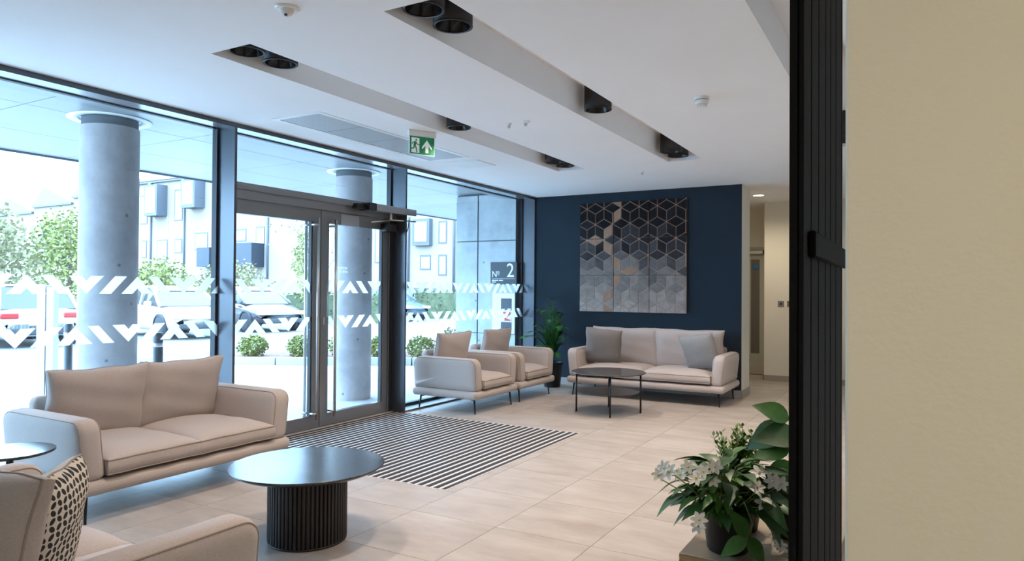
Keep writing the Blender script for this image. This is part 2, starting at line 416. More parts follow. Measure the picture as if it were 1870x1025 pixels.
# air grille: flush, four panels in a white rim with slot diffusers
ag=tag(empty('ceiling_air_grille',(AC[0],AC[2],H)),'long perforated air grille set flush in the ceiling above the doors','grille')
gw,gl=AC[1]-AC[0],AC[3]-AC[2]
MB().box(0,gw,0,gl,.10,.11).box(0,.004,0,gl,.01,.10).box(gw-.004,gw,0,gl,.01,.10).box(.004,gw-.004,0,.004,.01,.10).box(.004,gw-.004,gl-.004,gl,.01,.10).build('duct_box',Mt['recess'],ag)
rimw=.045
MB().box(0,gw,0,rimw,-.003,.008).box(0,gw,gl-rimw,gl,-.003,.008).box(0,rimw,rimw,gl-rimw,-.003,.008).box(gw-rimw,gw,rimw,gl-rimw,-.003,.008).build('rim',Mt['white'],ag)
n=4; pl=(gl-2*rimw)/n
pm=MB().box(rimw+.003,gw-rimw-.003,.004,pl-.004,.0,.006).mesh('grille_panel',Mt['grille'])
for k in range(n): inst('grille_panel',pm,ag,(0,rimw+k*pl,0))
ap=tag(empty('ceiling_access_panel',(.70,6.56,H)),'small square flush access panel in the ceiling beyond the air grille','panel')
MB().bbox(-.21,.21,-.195,.195,-.006,-.001,.002,1).build('cover',Mt['white'],ap)
MB().box(-.215,.215,-.2,-.195,-.004,0).box(-.215,.215,.195,.2,-.004,0).box(-.215,-.21,-.195,.195,-.004,0).box(.21,.215,-.195,.195,-.004,0).build('rim',Mt['recess'],ap)

# ------------------------------------------------------------------ walls
def struct(name,mb,m): return mb.build(name,m,kind='structure')
XE=3.05
nv=struct('wall_far',MB().box(-.24,XE,L,L+.5,0,H),Mt['white_wall'])
MB().box(-.24,XE,L-.006,L,0,H).build('navy_face',Mt['navy'],nv)
sk=.085
struct('baseboard_far',MB().bbox(0,XE+.012,L-.020,L-.0065,0,sk+.02,.003,1).bbox(XE+.0005,XE+.013,L-.020,L+.5,0,sk+.02,.003,1),Mt['skirt'])
struct('wall_corridor',MB().box(2.95,X_R,11.6,11.75,0,H).box(2.95,3.1,11.75,12.3,0,H),Mt['white_wall'])
struct('wall_corridor_end',MB().box(1.2,2.95,12.3,12.45,0,H).box(1.2,1.3,L+.5,12.3,0,H),Mt['white_wall'])
struct('baseboard_corridor',MB().bbox(2.935,X_R,11.585,11.5995,0,sk,.003,1).bbox(2.935,2.9495,11.585,12.3,0,sk,.003,1),Mt['skirt'])
struct('wall_right',MB().box(X_R,X_R+.12,Y_B,12.5,0,H+.3),Mt['white_wall'])
struct('wall_back',MB().box(-.2,X_R,Y_B-.12,Y_B,0,H+.3),Mt['white_wall'])
# wall close to the camera on the right
struct('wall_near',MB().bbox(4.922,X_R-.002,1.0,1.12,0,H-.001,.004,1),Mt['cream'])

# ------------------------------------------------------------------ window wall
FINS=[(.92,.945),(3.985,4.010),(6.296,6.322),(9.41,L-.007)]
bays=[(.945,3.985),None,(6.322,9.41)]
HB=2.775
t1=MB().box(GX,0,Y_B,L-.007,HB,H).box(-.004,.004,Y_B,L-.007,2.765,H)
trim=struct('trim_1',t1,Mt['head'])
MB().box(.0045,.010,Y_B,L-.007,2.762,H-.0005).build('ceiling_bead',Mt['fin'],trim)
MB().box(GX-.05,GX-.008,Y_B,L,2.766,2.79).build('outer_head_cap',Mt['gasket'],trim)
for (a,b) in FINS:
    MB().box(GX,0,a,b,0,HB).build('mullion',Mt['fin'],trim)
    MB().box(GX-.06,GX,a-.022,b+.022,0,HB).build('mullion_cap',Mt['gasket'],trim)
MB().box(GX-.01,0,Y_B,FINS[1][1],-.02,.02).box(GX-.01,0,FINS[2][1],L-.007,-.02,.02).build('sill',Mt['alu'],trim)
MB().box(GX-.06,GX+.0,Y_B,FINS[1][0],0,.05).box(GX-.06,GX+.0,FINS[2][1],L-.007,0,.05).build('outer_sill',Mt['gasket'],trim)
struct('wall_left',MB().box(GX-.1,-.02,Y_B-.1,.92,0,H-.03),Mt['white_wall'])

# zig-zag film: four shapes repeat every .778 m
PER=.778; HR=.131
shapes=[[(0,HR),(.125,0),(.037,0),(0,.040),(-.037,0),(-.125,0)],              # lambda, apex at 0
        [(.088,HR),(.168,HR),(.286,0),(.202,0)],                              # backslash
        [(.269,HR),(.362,HR),(.394,HR-.036),(.426,HR),(.519,HR),(.394,0)],    # vee
        [(.485,0),(.574,0),(.695,HR),(.603,HR)]]                              # slash
def clip_poly(poly,a,b):
    def half(ps,f):
        out=[]
        for i in range(len(ps)):
            p,q=ps[i],ps[(i+1)%len(ps)]; fp,fq=f(p),f(q)
            if fp>=0: out.append(p)
            if fp*fq<0:
                t=fp/(fp-fq); out.append((p[0]+t*(q[0]-p[0]),p[1]+t*(q[1]-p[1])))
        return out
    poly=half(poly,lambda p:p[0]-a)
    return half(poly,lambda p:b-p[0]) if len(poly)>2 else []
def film(parent,ya,yb,phase=0.0):
    for row,(z0,off) in enumerate(((1.350,2.484),(.985,2.802))):
        k0=int((ya-off)/PER)-2
        for k in range(k0,k0+9):
            for sh in shapes:
                poly=[(off+phase+k*PER+x,z0+z) for x,z in sh]
                if max(p[0] for p in poly)<ya or min(p[0] for p in poly)>yb: continue
                # split the concave chevrons so that each half is convex
                if len(poly)==6:
                    ap=poly[0] if sh is shapes[0] else poly[5]; no=poly[3] if sh is shapes[0] else poly[2]
                    if sh is shapes[0]: halves=[[ap,poly[1],poly[2],no],[ap,no,poly[4],poly[5]]]
                    else: halves=[[poly[0],poly[1],no,ap],[no,poly[3],poly[4],ap]]
                else: halves=[poly]
                mb=MB()
                for h in halves:
                    cp=clip_poly(h,ya,yb)
                    if len(cp)>2: mb.prism(cp,GX+.0065,GX+.0075,'x')
                if mb.v: mb.build('film_chevron',Mt['decal'],parent)
wn=0
for b in bays:
    wn+=1
    if b is None: continue
    we=empty('window_%d'%wn,(0,0,0)); we['kind']='structure'
    MB().box(GX-.006,GX+.006,b[0],b[1],.02,HB).build('pane',Mt['glass'],we)
    if b[1]>1: film(we,b[0]+.002,b[1]-.002,0 if b[0]<2 else .10)
# transom light over the doors
we=empty('window_2'); we['kind']='structure'
MB().box(GX-.006,GX+.006,4.010,6.296,2.31,HB).build('pane',Mt['glass'],we)
MB().box(GX-.03,GX+.10,4.010,6.296,2.265,2.325).box(GX-.03,GX+.075,4.010,6.296,2.187,2.265).build('transom_bar',Mt['alu'],we)
# doors
def leaf(name,y0,y1,hinge_left):
    d=empty(name,(0,0,0)); d['kind']='structure'
    sw=.105; zt=2.185; x0,x1=GX-.028,GX+.028
    sl=sw if hinge_left is False else .085
    sr=sw if hinge_left else .085
    fr=MB().box(x0,x1,y0,y0+sl,.012,zt).box(x0,x1,y1-sr,y1,.012,zt).box(x0,x1,y0+sl,y1-sr,zt-.125,zt).box(x0,x1,y0+sl,y1-sr,.012,.135)
    fr.build('leaf_frame',Mt['alu'],d)
    g=.012
    MB().box(GX-.02,GX+.02,y0+sl,y0+sl+g,.135,zt-.125).box(GX-.02,GX+.02,y1-sr-g,y1-sr,.135,zt-.125).build('glazing_gasket',Mt['gasket'],d)
    MB().box(GX-.006,GX+.006,y0+sl,y1-sr,.135,zt-.125).build('pane',Mt['glass'],d)
    yh=(y1-.085) if hinge_left else (y0+.150)
    for s,nm in ((1,'pull_bar'),(-1,'outer_pull_bar')):
        xb=GX+s*.085
        mb=MB().tube([(xb,yh,.10),(xb,yh,2.10)],.0145,10)
        for z in (.16,2.03): mb.tube([(GX+s*.028,yh-.03,z),(xb,yh-.03,z),(xb,yh,z)],.012,8)
        mb.build(nm,Mt['steel'],d)
    film(d,y0+sl+.005,y1-sr-.005,.02)
    return d
d1=leaf('door_1',4.022,5.160,True)
MB().bbox(GX+.028,GX+.04,5.130,5.152,.46,.56,.003,1).build('lock',Mt['blackp'],d1)
d2=leaf('door_2',5.168,6.20,False)
MB().bbox(GX+.028,GX+.036,5.195,5.222,1.03,1.11,.003,1).build('lock',Mt['steel'],d2)
MB().bbox(GX+.029,GX+.034,5.44,5.72,2.06,2.175,.002,1).build('plate',Mt['alu_lt'],d2)
MB().box(GX-.03,GX+.03,6.206,6.296,.0,2.20).build('jamb',Mt['gasket'],d2)
MB().box(GX-.02,GX+.034,6.206,6.222,.0,2.20).build('jamb_strip',Mt['alu_lt'],d2)
MB().box(GX-.04,GX+.038,4.012,6.294,-.018,.010).build('threshold',Mt['alu_lt'],d1)
# lettering on the second leaf
def text_mesh(body,size,m,name,extrude=.0006,align='LEFT'):
    cu=bpy.data.curves.new(name,'FONT'); cu.body=body; cu.size=size; cu.extrude=extrude; cu.align_x=align; cu.resolution_u=3
    ob=bpy.data.objects.new('tmp',cu); COL.objects.link(ob)
    dg=bpy.context.evaluated_depsgraph_get(); me=bpy.data.meshes.new_from_object(ob.evaluated_get(dg))
    bpy.data.objects.remove(ob); me.name=name; me.materials.clear(); me.materials.append(m); return me
for k,(s,z) in enumerate((('BUTTON',1.600),('TO OPEN',1.562))):
    o=inst('lettering',text_mesh(s,.036,Mt['decal'],'lettering'),d2,(GX+.0075,5.42,z),(PI/2,0,PI/2))

# door operator with sensor arm and cable
op=tag(empty('door_operator',(GX+.1,5.55,2.20)),'grey bar shaped automatic door operator with black end and metal arm','door operator')
MB().bbox(.0,.115,.24,.93,.035,.110,.006,2).build('housing',Mt['alu_lt'],op)
MB().bbox(-.01,.118,.12,.239,.028,.112,.008,2).bbox(-.02,.06,0,.12,.045,.095,.006,2).build('end_block',Mt['blackp'],op)
MB().tube([(.05,.55,.035),(.05,.55,-.035)],.016,8).tube([(.05,.60,-.035),(.06,.22,-.085)],.009,6).tube([(.05,.55,-.035),(.10,.93,-.025)],.009,6).build('arm',Mt['steel'],op)
MB().bbox(-.09,.02,.52,.70,-.165,-.07,.012,2).build('corner_bracket',Mt['blackp'],op)
pts=[]
for k in range(15):
    a=PI*k/14; pts.append((.02,.80-.115*math.cos(a)-.005,-.10-.15*math.sin(a)+(.10*k/14)))
MB().tube(pts,.006,6).build('cable',Mt['blackp'],op)

# ------------------------------------------------------------------ ceiling fittings
def spotlight(x,y,label):
    t=tag(empty('recessed_spotlight',(x,y,H+.03)),label,'spotlight','black cylinder spotlights in the ceiling recesses')
    return t
r=.108
can=MB().lathe([(r-.012,.0),(r,.0),(r,.21)],36,cap=False).lathe([(0,.209),(r,.21)],36,cap=False).mesh('can',Mt['blackp'])
rim=MB().lathe([(r-.013,-.002),(r+.001,-.002),(r+.001,.004),(r-.013,.004),(r-.013,-.002)],36,cap=False).mesh('rim_ring',Mt['black'])
refl=MB().lathe([(r-.014,.003),(.075,.06),(.045,.10),(0,.102)],36,cap=False).mesh('reflector',Mt['darkin'])
LAMPY=[2.865,3.125,5.14,7.06,7.315]
for si,(a,b,c0,d) in enumerate(SLOTS):
    for yi,y in enumerate(LAMPY):
        xc=a+.125 if si<2 else a+.15
        where=['outermost at the sofa end','inner one at the sofa end','alone midway','inner one at the navy wall','outermost at the navy wall'][yi]
        run=['recess nearest the windows','middle recess','recess nearest the slatted partition'][si]
        t=spotlight(xc+.02,y,'black cylinder spotlight in the %s, %s'%(run,where))
        inst('can',can,t); inst('rim_ring',rim,t); inst('reflector',refl,t)
        ld=bpy.data.lights.new('spot','SPOT'); ld.energy=SPOT_W; ld.color=WARM; ld.spot_size=math.radians(118); ld.spot_blend=.75; ld.shadow_soft_size=.03
        nm='spot_light' if si<2 else 'recess_spot_%d_offscreen'%(yi+1); ld.name=nm; lo=bpy.data.objects.new(nm,ld); COL.objects.link(lo); lo.parent=t; lo.location=(0,0,-.004)

def downlight(x,y,z,label,watt,off=False):
    t=tag(empty('round_downlight',(x,y,z)),label,'downlight')
    MB().lathe([(.075,0),(.098,0),(.098,-.006),(.075,-.010),(.075,0)],28,cap=False).build('trim_ring',Mt['white'],t)
    MB().lathe([(0,-.004),(.075,-.006)],28,cap=False).build('diffuser',Mt['glow'],t)
    ld=bpy.data.lights.new('downlight','SPOT'); ld.energy=watt; ld.color=(1.0,.86,.66); ld.spot_size=math.radians(160); ld.spot_blend=.8; ld.shadow_soft_size=.07
    ld.name=('downlight_back_offscreen' if off else 'downlight'); lo=bpy.data.objects.new('downlight_back_offscreen' if off else 'lamp_light',ld); COL.objects.link(lo); lo.parent=t; lo.location=(0,0,-.02)
downlight(3.04,10.62,H,'small round lit downlight in the corridor ceiling beyond the navy wall',48)
downlight(5.5,-.55,H,'round lit downlight in the ceiling in front of the cream wall',78,True)

def smoke_detector(x,y,label):
    t=tag(empty('smoke_detector',(x,y,H)),label,'smoke detector')
    MB().lathe([(.052,0),(.052,-.014),(.048,-.018)],24,cap=True).build('base',Mt['white'],t)
    MB().lathe([(.043,-.019),(.048,-.022),(.048,-.043),(.040,-.050)],24,cap=True).build('body',Mt['white'],t)
    mb=MB()
    for k in range(10):
        a=2*PI*k/10; mb.box(.030,.037,-.006,.006,-.066,-.050,0,Matrix.Rotation(a,4,'Z'))
    mb.cyl((0,0),.030,-.066,-.048,16).build('sensor_cage',Mt['white'],t)
    MB().lathe([(.0485,-.0185),(.0495,-.0215)],24,cap=False).build('gap_ring',Mt['blackp'],t)
    return t
smoke_detector(3.67,5.06,'white domed smoke detector on the ceiling beside the middle recess')
def sprinkler(x,y,label,big=1.0):
    t=tag(empty('sprinkler_head',(x,y,H)),label,'sprinkler')
    MB().lathe([(.040*big,0),(.040*big,-.003),(.026*big,-.012),(.014,-.014)],20,cap=True).build('escutcheon',Mt['white'],t)
    MB().cyl((0,0),.007,-.030,-.012,10).tube([(-.010,0,-.014),(-.012,0,-.026),(0,0,-.034)],.0025,6).tube([(.010,0,-.014),(.012,0,-.026),(0,0,-.034)],.0025,6).build('bulb_frame',Mt['alu_lt'],t)
    MB().cyl((0,0),.014,-.037,-.034,12).build('deflector',Mt['alu_lt'],t)
sprinkler(2.20,5.10,'white ceiling sprinkler head between the two long recesses',1.0)
sprinkler(2.04,5.10,'tiny white ceiling sensor cap beside the middle sprinkler',.6)
sprinkler(2.23,7.90,'white ceiling sprinkler head close to the navy wall',1.0)
t=tag(empty('presence_sensor',(2.29,2.46,H)),'white dished presence sensor on the ceiling near the coffee table','sensor')
MB().lathe([(.060,0),(.060,-.004),(.052,-.012),(.036,-.010)],28,cap=True).build('collar',Mt['white'],t)
MB().lathe([(.034,-.010),(.028,-.030),(.014,-.042),(0,-.044)],20,cap=False).build('dome',Mt['recess'],t)
MB().cyl((.006,-.014),.008,-.045,-.036,10).build('lens',Mt['blackp'],t)

# exit sign: hangs on the ceiling, face parallel to the doors' run seen from the lobby
es=tag(empty('exit_sign',(1.21,4.99,H)),'green and white running man emergency exit sign hanging below the ceiling','exit sign')
es.rotation_euler=(0,0,math.radians(62)); es.scale=(.86,.86,.90)
# local x runs along the face, local -y is the face seen by the camera
MB().bbox(-.155,.155,-.024,.024,-.055,0,.006,2).build('housing',Mt['white'],es)
MB().box(-.142,.142,-.006,.006,-.235,-.055).build('acrylic_panel',Mt['exitedge'],es)
MB().box(-.135,.139,-.0085,-.0062,-.228,-.057).box(-.135,.139,.0062,.0085,-.228,-.057).build('green_film',Mt['exitgreen'],es)
pic=MB()
def pz(poly,y0=-.0100,y1=-.0086): pic.prism(poly,y0,y1,'y')
pz([(-.118,-.072),(-.030,-.072),(-.030,-.218),(-.118,-.218)])
pic.build('doorway_pictogram',Mt['exitwhite'],es)
arr=MB()
for q in ([(.055,-.085),(.110,-.155),(.055,-.130),(0.000,-.155)],[(0.0,-.155),(.055,-.130),(.04,-.140),(0.0,-.178)],[(.110,-.155),(.110,-.178),(.07,-.140),(.055,-.130)],[(.038,-.125),(.072,-.125),(.072,-.212),(.038,-.212)]):
    arr.prism(q,-.0098,-.0086,'y')
arr.build('arrow_pictogram',Mt['exitwhite'],es)
man=MB()
yo=-.0112
man.lathe([(0,yo),(.0095,yo),(.0095,yo+.0012)],14,T=Matrix(((1,0,0,-.066),(0,0,1,0),(0,1,0,-.094),(0,0,0,1))))
def limb(a,b,wd):
    a,b=Vector(a),Vector(b); n=(b-a).normalized(); s=Vector((-n.y,n.x))*wd/2
    man.prism([tuple(a+s),tuple(b+s),tuple(b-s),tuple(a-s)],yo,yo+.0012,'y')
limb((-.074,-.108),(-.084,-.152),.026); limb((-.074,-.112),(-.102,-.118),.009); limb((-.102,-.118),(-.112,-.136),.009)
limb((-.070,-.112),(-.052,-.134),.009); limb((-.052,-.134),(-.030,-.140),.009)
limb((-.086,-.148),(-.094,-.176),.013); limb((-.094,-.176),(-.130,-.180),.012)
limb((-.078,-.150),(-.064,-.178),.013); limb((-.064,-.178),(-.056,-.216),.012)
man.build('running_figure',Mt['exitgreen'],es)

# ------------------------------------------------------------------ upholstery builders
def cushion_mesh(wd,dp,edge,puff,k=-.10,n=18,seed=0,wr=.006,bot=.6,name='cushion',m=None,ex=4):
    rr=random.Random(seed); ph=[rr.uniform(0,6) for _ in range(6)]
    mb=MB(); V=[];
    ts=[math.sin(PI/2*(2*i/n-1)) for i in range(n+1)]
    def P(a,b,s):
        x=wd/2*a*math.sqrt(1-k*b*b/2); y=dp/2*b*math.sqrt(1-k*a*a/2)
        z=((1-abs(a)**ex)*(1-abs(b)**ex))**.55
        zz=edge/2+puff*(1 if s>0 else bot)*z
        q=max(0,1-abs(a))*0+z
        zz+=wr*q*(math.sin(5*a+ph[0]+2*b)*.6+math.sin(9*b+ph[1]-3*a)*.4)
        rim=(1-z)
        x+=rim*.004*math.sin(7*b+ph[2]); y+=rim*.004*math.sin(7*a+ph[3])
        return (x,y,s*zz)
    for s in (1,-1):
        v=[P(a,b,s) for a in ts for b in ts]; N=n+1
        mb.add(v,[(i*N+j,(i+1)*N+j,(i+1)*N+j+1,i*N+j+1) for i in range(n) for j in range(n)],True)
    idx=[(i,0) for i in range(n)]+[(n,j) for j in range(n)]+[(i,n) for i in range(n,0,-1)]+[(0,j) for j in range(n,0,-1)]
    loopT=[P(ts[i],ts[j],1) for i,j in idx]; loopB=[P(ts[i],ts[j],-1) for i,j in idx]; q=len(idx)
    if edge>.012:
        mid=[((a[0]+b[0])/2*1.012,(a[1]+b[1])/2*1.012,0) for a,b in zip(loopT,loopB)]
        mb.add(loopT+mid+loopB,[(r_*q+i,r_*q+(i+1)%q,(r_+1)*q+(i+1)%q,(r_+1)*q+i) for r_ in (0,1) for i in range(q)],True)
    else:
        mb.add(loopT+loopB,[(i,(i+1)%q,q+(i+1)%q,q+i) for i in range(q)],True)
    me=mb.mesh(name,m,True)
    pp=MB().tube(loopT,.004,6,closed=True)
    if edge>.05: pp.tube(loopB,.004,6,closed=True)
    return me, pp.mesh('piping',Mt['piping'])

def slab_mb(poly,T,r,puff=0.0,m=4,shear=0.0,z0=0.0):
    """rounded upholstered slab: profile in (y,z), thickness along x"""
    dens=[]
    for i in range(len(poly)):
        a_,b_=Vector(poly[i]),Vector(poly[(i+1)%len(poly)]); k_=max(1,int((b_-a_).length/.05))
        dens+=[a_.lerp(b_,q/k_) for q in range(k_)]
    P=[p for i,p in enumerate(dens) if (p-dens[i-1]).length>1e-5]; n=len(P)
    area=sum(P[i].x*P[(i+1)%n].y-P[(i+1)%n].x*P[i].y for i in range(n))
    if area<0: P=P[::-1]
    nr=[]
    for i in range(n):
        e1=(P[i]-P[i-1]).normalized(); e2=(P[(i+1)%n]-P[i]).normalized(); t=(e1+e2).normalized(); nr.append(Vector((-t.y,t.x)))
    rings=[]
    for j in range(m+1):
        a=PI/2*j/m; rings.append((-T/2+r*(1-math.sin(a)),r*(1-math.cos(a)) if False else r*(1-math.sin(PI/2-(PI/2-a))) ))
    st=[(-T/2+r*(1-math.cos(PI/2*j/m)), r*(1-math.sin(PI/2*j/m))) for j in range(m+1)]
    st=st+[(-x,i) for x,i in st[::-1]]
    mb=MB(); v=[];f=[]
    for x,ins in st:
        for i in range(n):
            q=P[i]+nr[i]*ins; v.append((x+shear*(q.y-z0),q.x,q.y))
    for a in range(len(st)-1):
        for i in range(n): f.append((a*n+i,a*n+(i+1)%n,(a+1)*n+(i+1)%n,(a+1)*n+i))
    mb.add(v,f,True)
    c=sum(P,Vector((0,0)))/n
    for s,base in ((-1,0),(1,(len(st)-1)*n)):
        ring=[Vector((P[i].x,P[i].y))+nr[i]*r for i in range(n)]; vv=[v[base+i] for i in range(n)]; ff=[]
        for lv,(sc,pf) in enumerate(((.93,.42),(.80,.74),(.58,.93),(.30,1.0))):
            for q in ring:
                w_=c+(q-c)*sc; vv.append((s*(T/2+puff*pf)+shear*(w_.y-z0),w_.x,w_.y))
        vv.append((s*(T/2+puff)+shear*(c.y-z0),c.x,c.y))
        for lv in range(4):
            for i in range(n): ff.append((lv*n+i,lv*n+(i+1)%n,(lv+1)*n+(i+1)%n,(lv+1)*n+i))
        for i in range(n): ff.append((4*n+i,4*n+(i+1)%n,5*n))
        mb.add(vv,ff,True)
    edges=[[v[(a*n)+i] for i in range(n)] for a in (m//2,len(st)-1-m//2)]
    return mb,edges

def rr_poly(y0,y1,z0,z1,r):   # r = radii (bl,br,tr,tl)
    out=[]
    for (cy,cz,rad,a0) in ((y0+r[0],z0+r[0],r[0],PI),(y1-r[1],z0+r[1],r[1],1.5*PI),(y1-r[2],z1-r[2],r[2],0),(y0+r[3],z1-r[3],r[3],PI/2)):
        for k in range(6):
            a=a0+PI/2*k/5; out.append((cy+rad*math.cos(a),cz+rad*math.sin(a)))
    return out

def make_seat(name,label,cat,loc,rz,W,D,nseat,arm_h=.62,group=None,bh=.46,blean=.20,seed=1):
    t=tag(empty(name,loc,rz),label,cat,group)
    fb=Mt['fabric']
    hx,hy=W/2,D/2
    MB().bbox(-hx,hx,-hy,hy,.165,.255,.040,4).build('base',fb,t)
    for sx in (-1,1):
        for sy in (-1,1):
            x,y=sx*(hx-.13),sy*(hy-.10)
            lg=MB().bbox(x-.055,x+.055,y-.02,y+.02,.150,.166,.003,1)
            ex,ey=x+sx*.045,y+sy*.02
            lg.tube([(ex,ey,.155),(ex+sx*.012,ey+sy*.02,.0)],[.012,.008],8)
            lg.build('leg',Mt['black'],t)
    at=.15
    for sx in (-1,1):
        poly=rr_poly(-hy+.01,hy-.015,.246,arm_h,(.03,.05,.085,.11))
        mb,edges=slab_mb(poly,at,.05,.007,4,.10*sx,.25)
        o=mb.build('arm',fb,t,(sx*(hx-at/2-.03),0,0),weld=True)
        pp=MB(); pp.tube(edges[0],.0038,6,closed=True); pp.tube(edges[1],.0038,6,closed=True)
        pp.build('piping',Mt['piping'],o)
    inner=W-2*(at+.025)
    # low backrest between the arms
    MB().bbox(-inner/2-.02,inner/2+.02,-hy+.01,-hy+.125,.248,arm_h+.055,.045,4).build('backrest',fb,t)
    cw=inner/nseat; sd=D-.14
    for k in range(nseat):
        x=-inner/2+cw*(k+.5)
        me,pm=cushion_mesh(cw-.004,sd,.085,.062,-.05,20,seed*10+k,.006,.12,'seat_cushion',fb,4)
        o=inst('seat_cushion',me,t,(x,.065,.320)); inst('piping',pm,o)
        me,pm=cushion_mesh(cw+.01,bh,.035,.074,-.26,20,seed*10+k+5,.009,.7,'back_cushion',fb,4)
        o=inst('back_cushion',me,t,(x,-hy+.235,.385+bh/2),(PI/2-blean,0,rnd.uniform(-.03,.03))); inst('piping',pm,o)
    return t

def scatter(name,label,loc,rot,size,m,seed,m2=None,group=None):
    me,pm=cushion_mesh(size,size,.004,.075,-.12,18,seed,.006,1.0,'cover',m,4)
    if m2:
        me.materials.append(m2)
        for p in me.polygons:
            if p.center.z<0: p.material_index=1
    t=tag(empty(name,loc),label,'cushion',group); t.rotation_euler=rot
    inst('cover',me,t); inst('piping',pm,t)
    return t

# window sofa (faces the room), near sofa (faces along the glass), far sofa on the navy wall
make_seat('sofa','beige two seat sofa standing with its back to the window','sofa',(.365,3.085,0),-PI/2,1.60,.92,2,seed=1)
make_seat('sofa','beige sofa seen from behind with a black and cream patterned cushion','sofa',(2.265,1.262,0),0,1.54,.925,2,seed=2,bh=.47)
make_seat('sofa','beige two seat sofa against the navy wall under the wooden artwork','sofa',(2.005,8.955,0),PI,2.08,.88,2,seed=3,bh=.50)
make_seat('armchair','beige armchair by the window with its far arm against another armchair','armchair',(.355,7.03,0),-PI/2,.96,.90,1,seed=4,bh=.48)
make_seat('armchair','beige armchair by the window beside the potted palm','armchair',(.355,8.05,0),-PI/2,.96,.90,1,seed=5,bh=.48)

scatter('scatter_cushion','cushion with a black and cream dotted front on the sofa seen from behind',(2.585,1.215,.598),(PI/2+.16,0,PI-.80),.43,Mt['dots'],21,Mt['linen'])
scatter('scatter_cushion','square brown grey cushion at the plant end of the far sofa',(1.39,8.79,.655),(PI/2+.30,0.08,.20),.47,Mt['fabric2'],22)
scatter('scatter_cushion','square ribbed grey cushion at the corridor end of the far sofa',(2.69,8.78,.635),(PI/2+.34,-.14,-.24),.45,Mt['rib'],23)

# ------------------------------------------------------------------ tables
ct=tag(empty('coffee_table',(2.05,2.865,0)),'round black oak coffee table on a ribbed drum base beside the window sofa','coffee table')
MB().lathe([(.385,.392),(.410,.405),(.422,.414),(.422,.418),(.419,.420)],72).build('table_top',Mt['oak'],ct)
dr=tag(MB().lathe([(.196,.012),(.196,.391)],48).lathe([(.205,0),(.215,.004),(.215,.012),(.205,.012)],48).build('drum_base',Mt['slat'],ct))
ns=58; sm=MB().bbox(-.0085,.0085,-.011,.011,.012,.391,.005,2).mesh('slat',Mt['slat'])
for k in range(ns):
    a=2*PI*k/ns; inst('slat',sm,dr,(.205*math.cos(a),.205*math.sin(a),0),(0,0,a+PI/2))

rt=tag(empty('side_table',(1.955,7.565,0)),'round black metal table with four thin legs and a lower shelf','table')
MB().lathe([(.405,.452),(.425,.458),(.425,.464),(.421,.467)],64).build('table_top',Mt['tabletop'],rt)
MB().lathe([(.352,.232),(.352,.242)],56).build('shelf',Mt['shelf'],rt)
for a in (204,-65,21,111):
    a=math.radians(a); ca,sa=math.cos(a),math.sin(a)
    MB().tube([(.27*ca,.27*sa,.450),(.30*ca,.30*sa,.430),(.365*ca,.365*sa,.430)],.009,8).tube([(.365*ca,.365*sa,.438),(.365*ca,.365*sa,0)],.0105,10).build('leg',Mt['black'],rt)

st=tag(empty('side_table',(.69,1.99,0)),'small round dark side table between the two sofas at the window','table')
MB().lathe([(.20,.482),(.215,.488),(.215,.497),(.211,.5)],48).build('table_top',Mt['oak'],st)
MB().cyl((0,0),.018,.012,.482,12).build('pole',Mt['black'],st)
MB().lathe([(0,.014),(.15,.010),(.155,.004),(.155,0)],36,cap=True).build('foot',Mt['black'],st)

# ------------------------------------------------------------------ slatted partition in front of the cream wall
sp=tag(empty('slatted_partition',(4.84,1.18,0)),'tall charcoal slatted partition with a flat horizontal band, in front of the cream wall','partition')
MB().box(-.012,-.001,0,.70,0,H-.001).build('back_board',Mt['cblack'],sp)
yb=[.0,.10,.205,.318,.415,.53,.665,.70]
for k in range(len(yb)-1):
    MB().bbox(-.0005,.0085,yb[k]+.004,yb[k+1]-.004,0,H-.001,.003,1).build('slat',Mt['cblack'],sp)
zb0,zb1=1.4075+(1.4938-1.4075)*.64,1.4075+(1.5634-1.4075)*.64
MB().bbox(.009,.020,.062,.72,zb0,zb1,.003,1).build('band',Mt['cblack'],sp)

# ------------------------------------------------------------------ corridor fittings
cdo=empty('door_3',(0,0,0)); cdo['kind']='structure'
MB().bbox(1.98,2.90,12.255,12.30,.005,2.10,.003,1).build('door_leaf',Mt['doorpaint'],cdo)
MB().box(2.62,2.76,12.250,12.2549,.36,1.93).build('vision_panel',Mt['vision'],cdo)
MB().box(2.902,2.945,12.25,12.30,0,2.14).box(1.94,2.945,12.25,12.30,2.102,2.14).build('door_frame',Mt['doorpaint'],cdo)
MB().box(1.98,2.90,12.249,12.2548,.01,.20).build('kick_plate',Mt['steel'],cdo)
MB().bbox(2.40,2.82,12.19,12.2548,2.02,2.075,.004,1).build('door_closer',Mt['alu_lt'],cdo)
MB().bbox(2.82,2.86,12.19,12.2548,2.015,2.08,.004,1).build('closer_end',Mt['blackp'],cdo)
MB().lathe([(0,0),(.05,0),(.05,.004),(0,.004)],20,cap=False,T=Matrix(((1,0,0,2.70),(0,0,1,12.244),(0,1,0,1.80),(0,0,0,1)))).build('blue_disc',Mt['blue'],cdo)
MB().tube([(2.5,12.20,.75),(2.5,12.20,1.65)],.012,8).tube([(2.5,12.2,.8),(2.5,12.254,.8)],.008,6).tube([(2.5,12.2,1.6),(2.5,12.254,1.6)],.008,6).build('pull_handle',Mt['steel'],cdo)
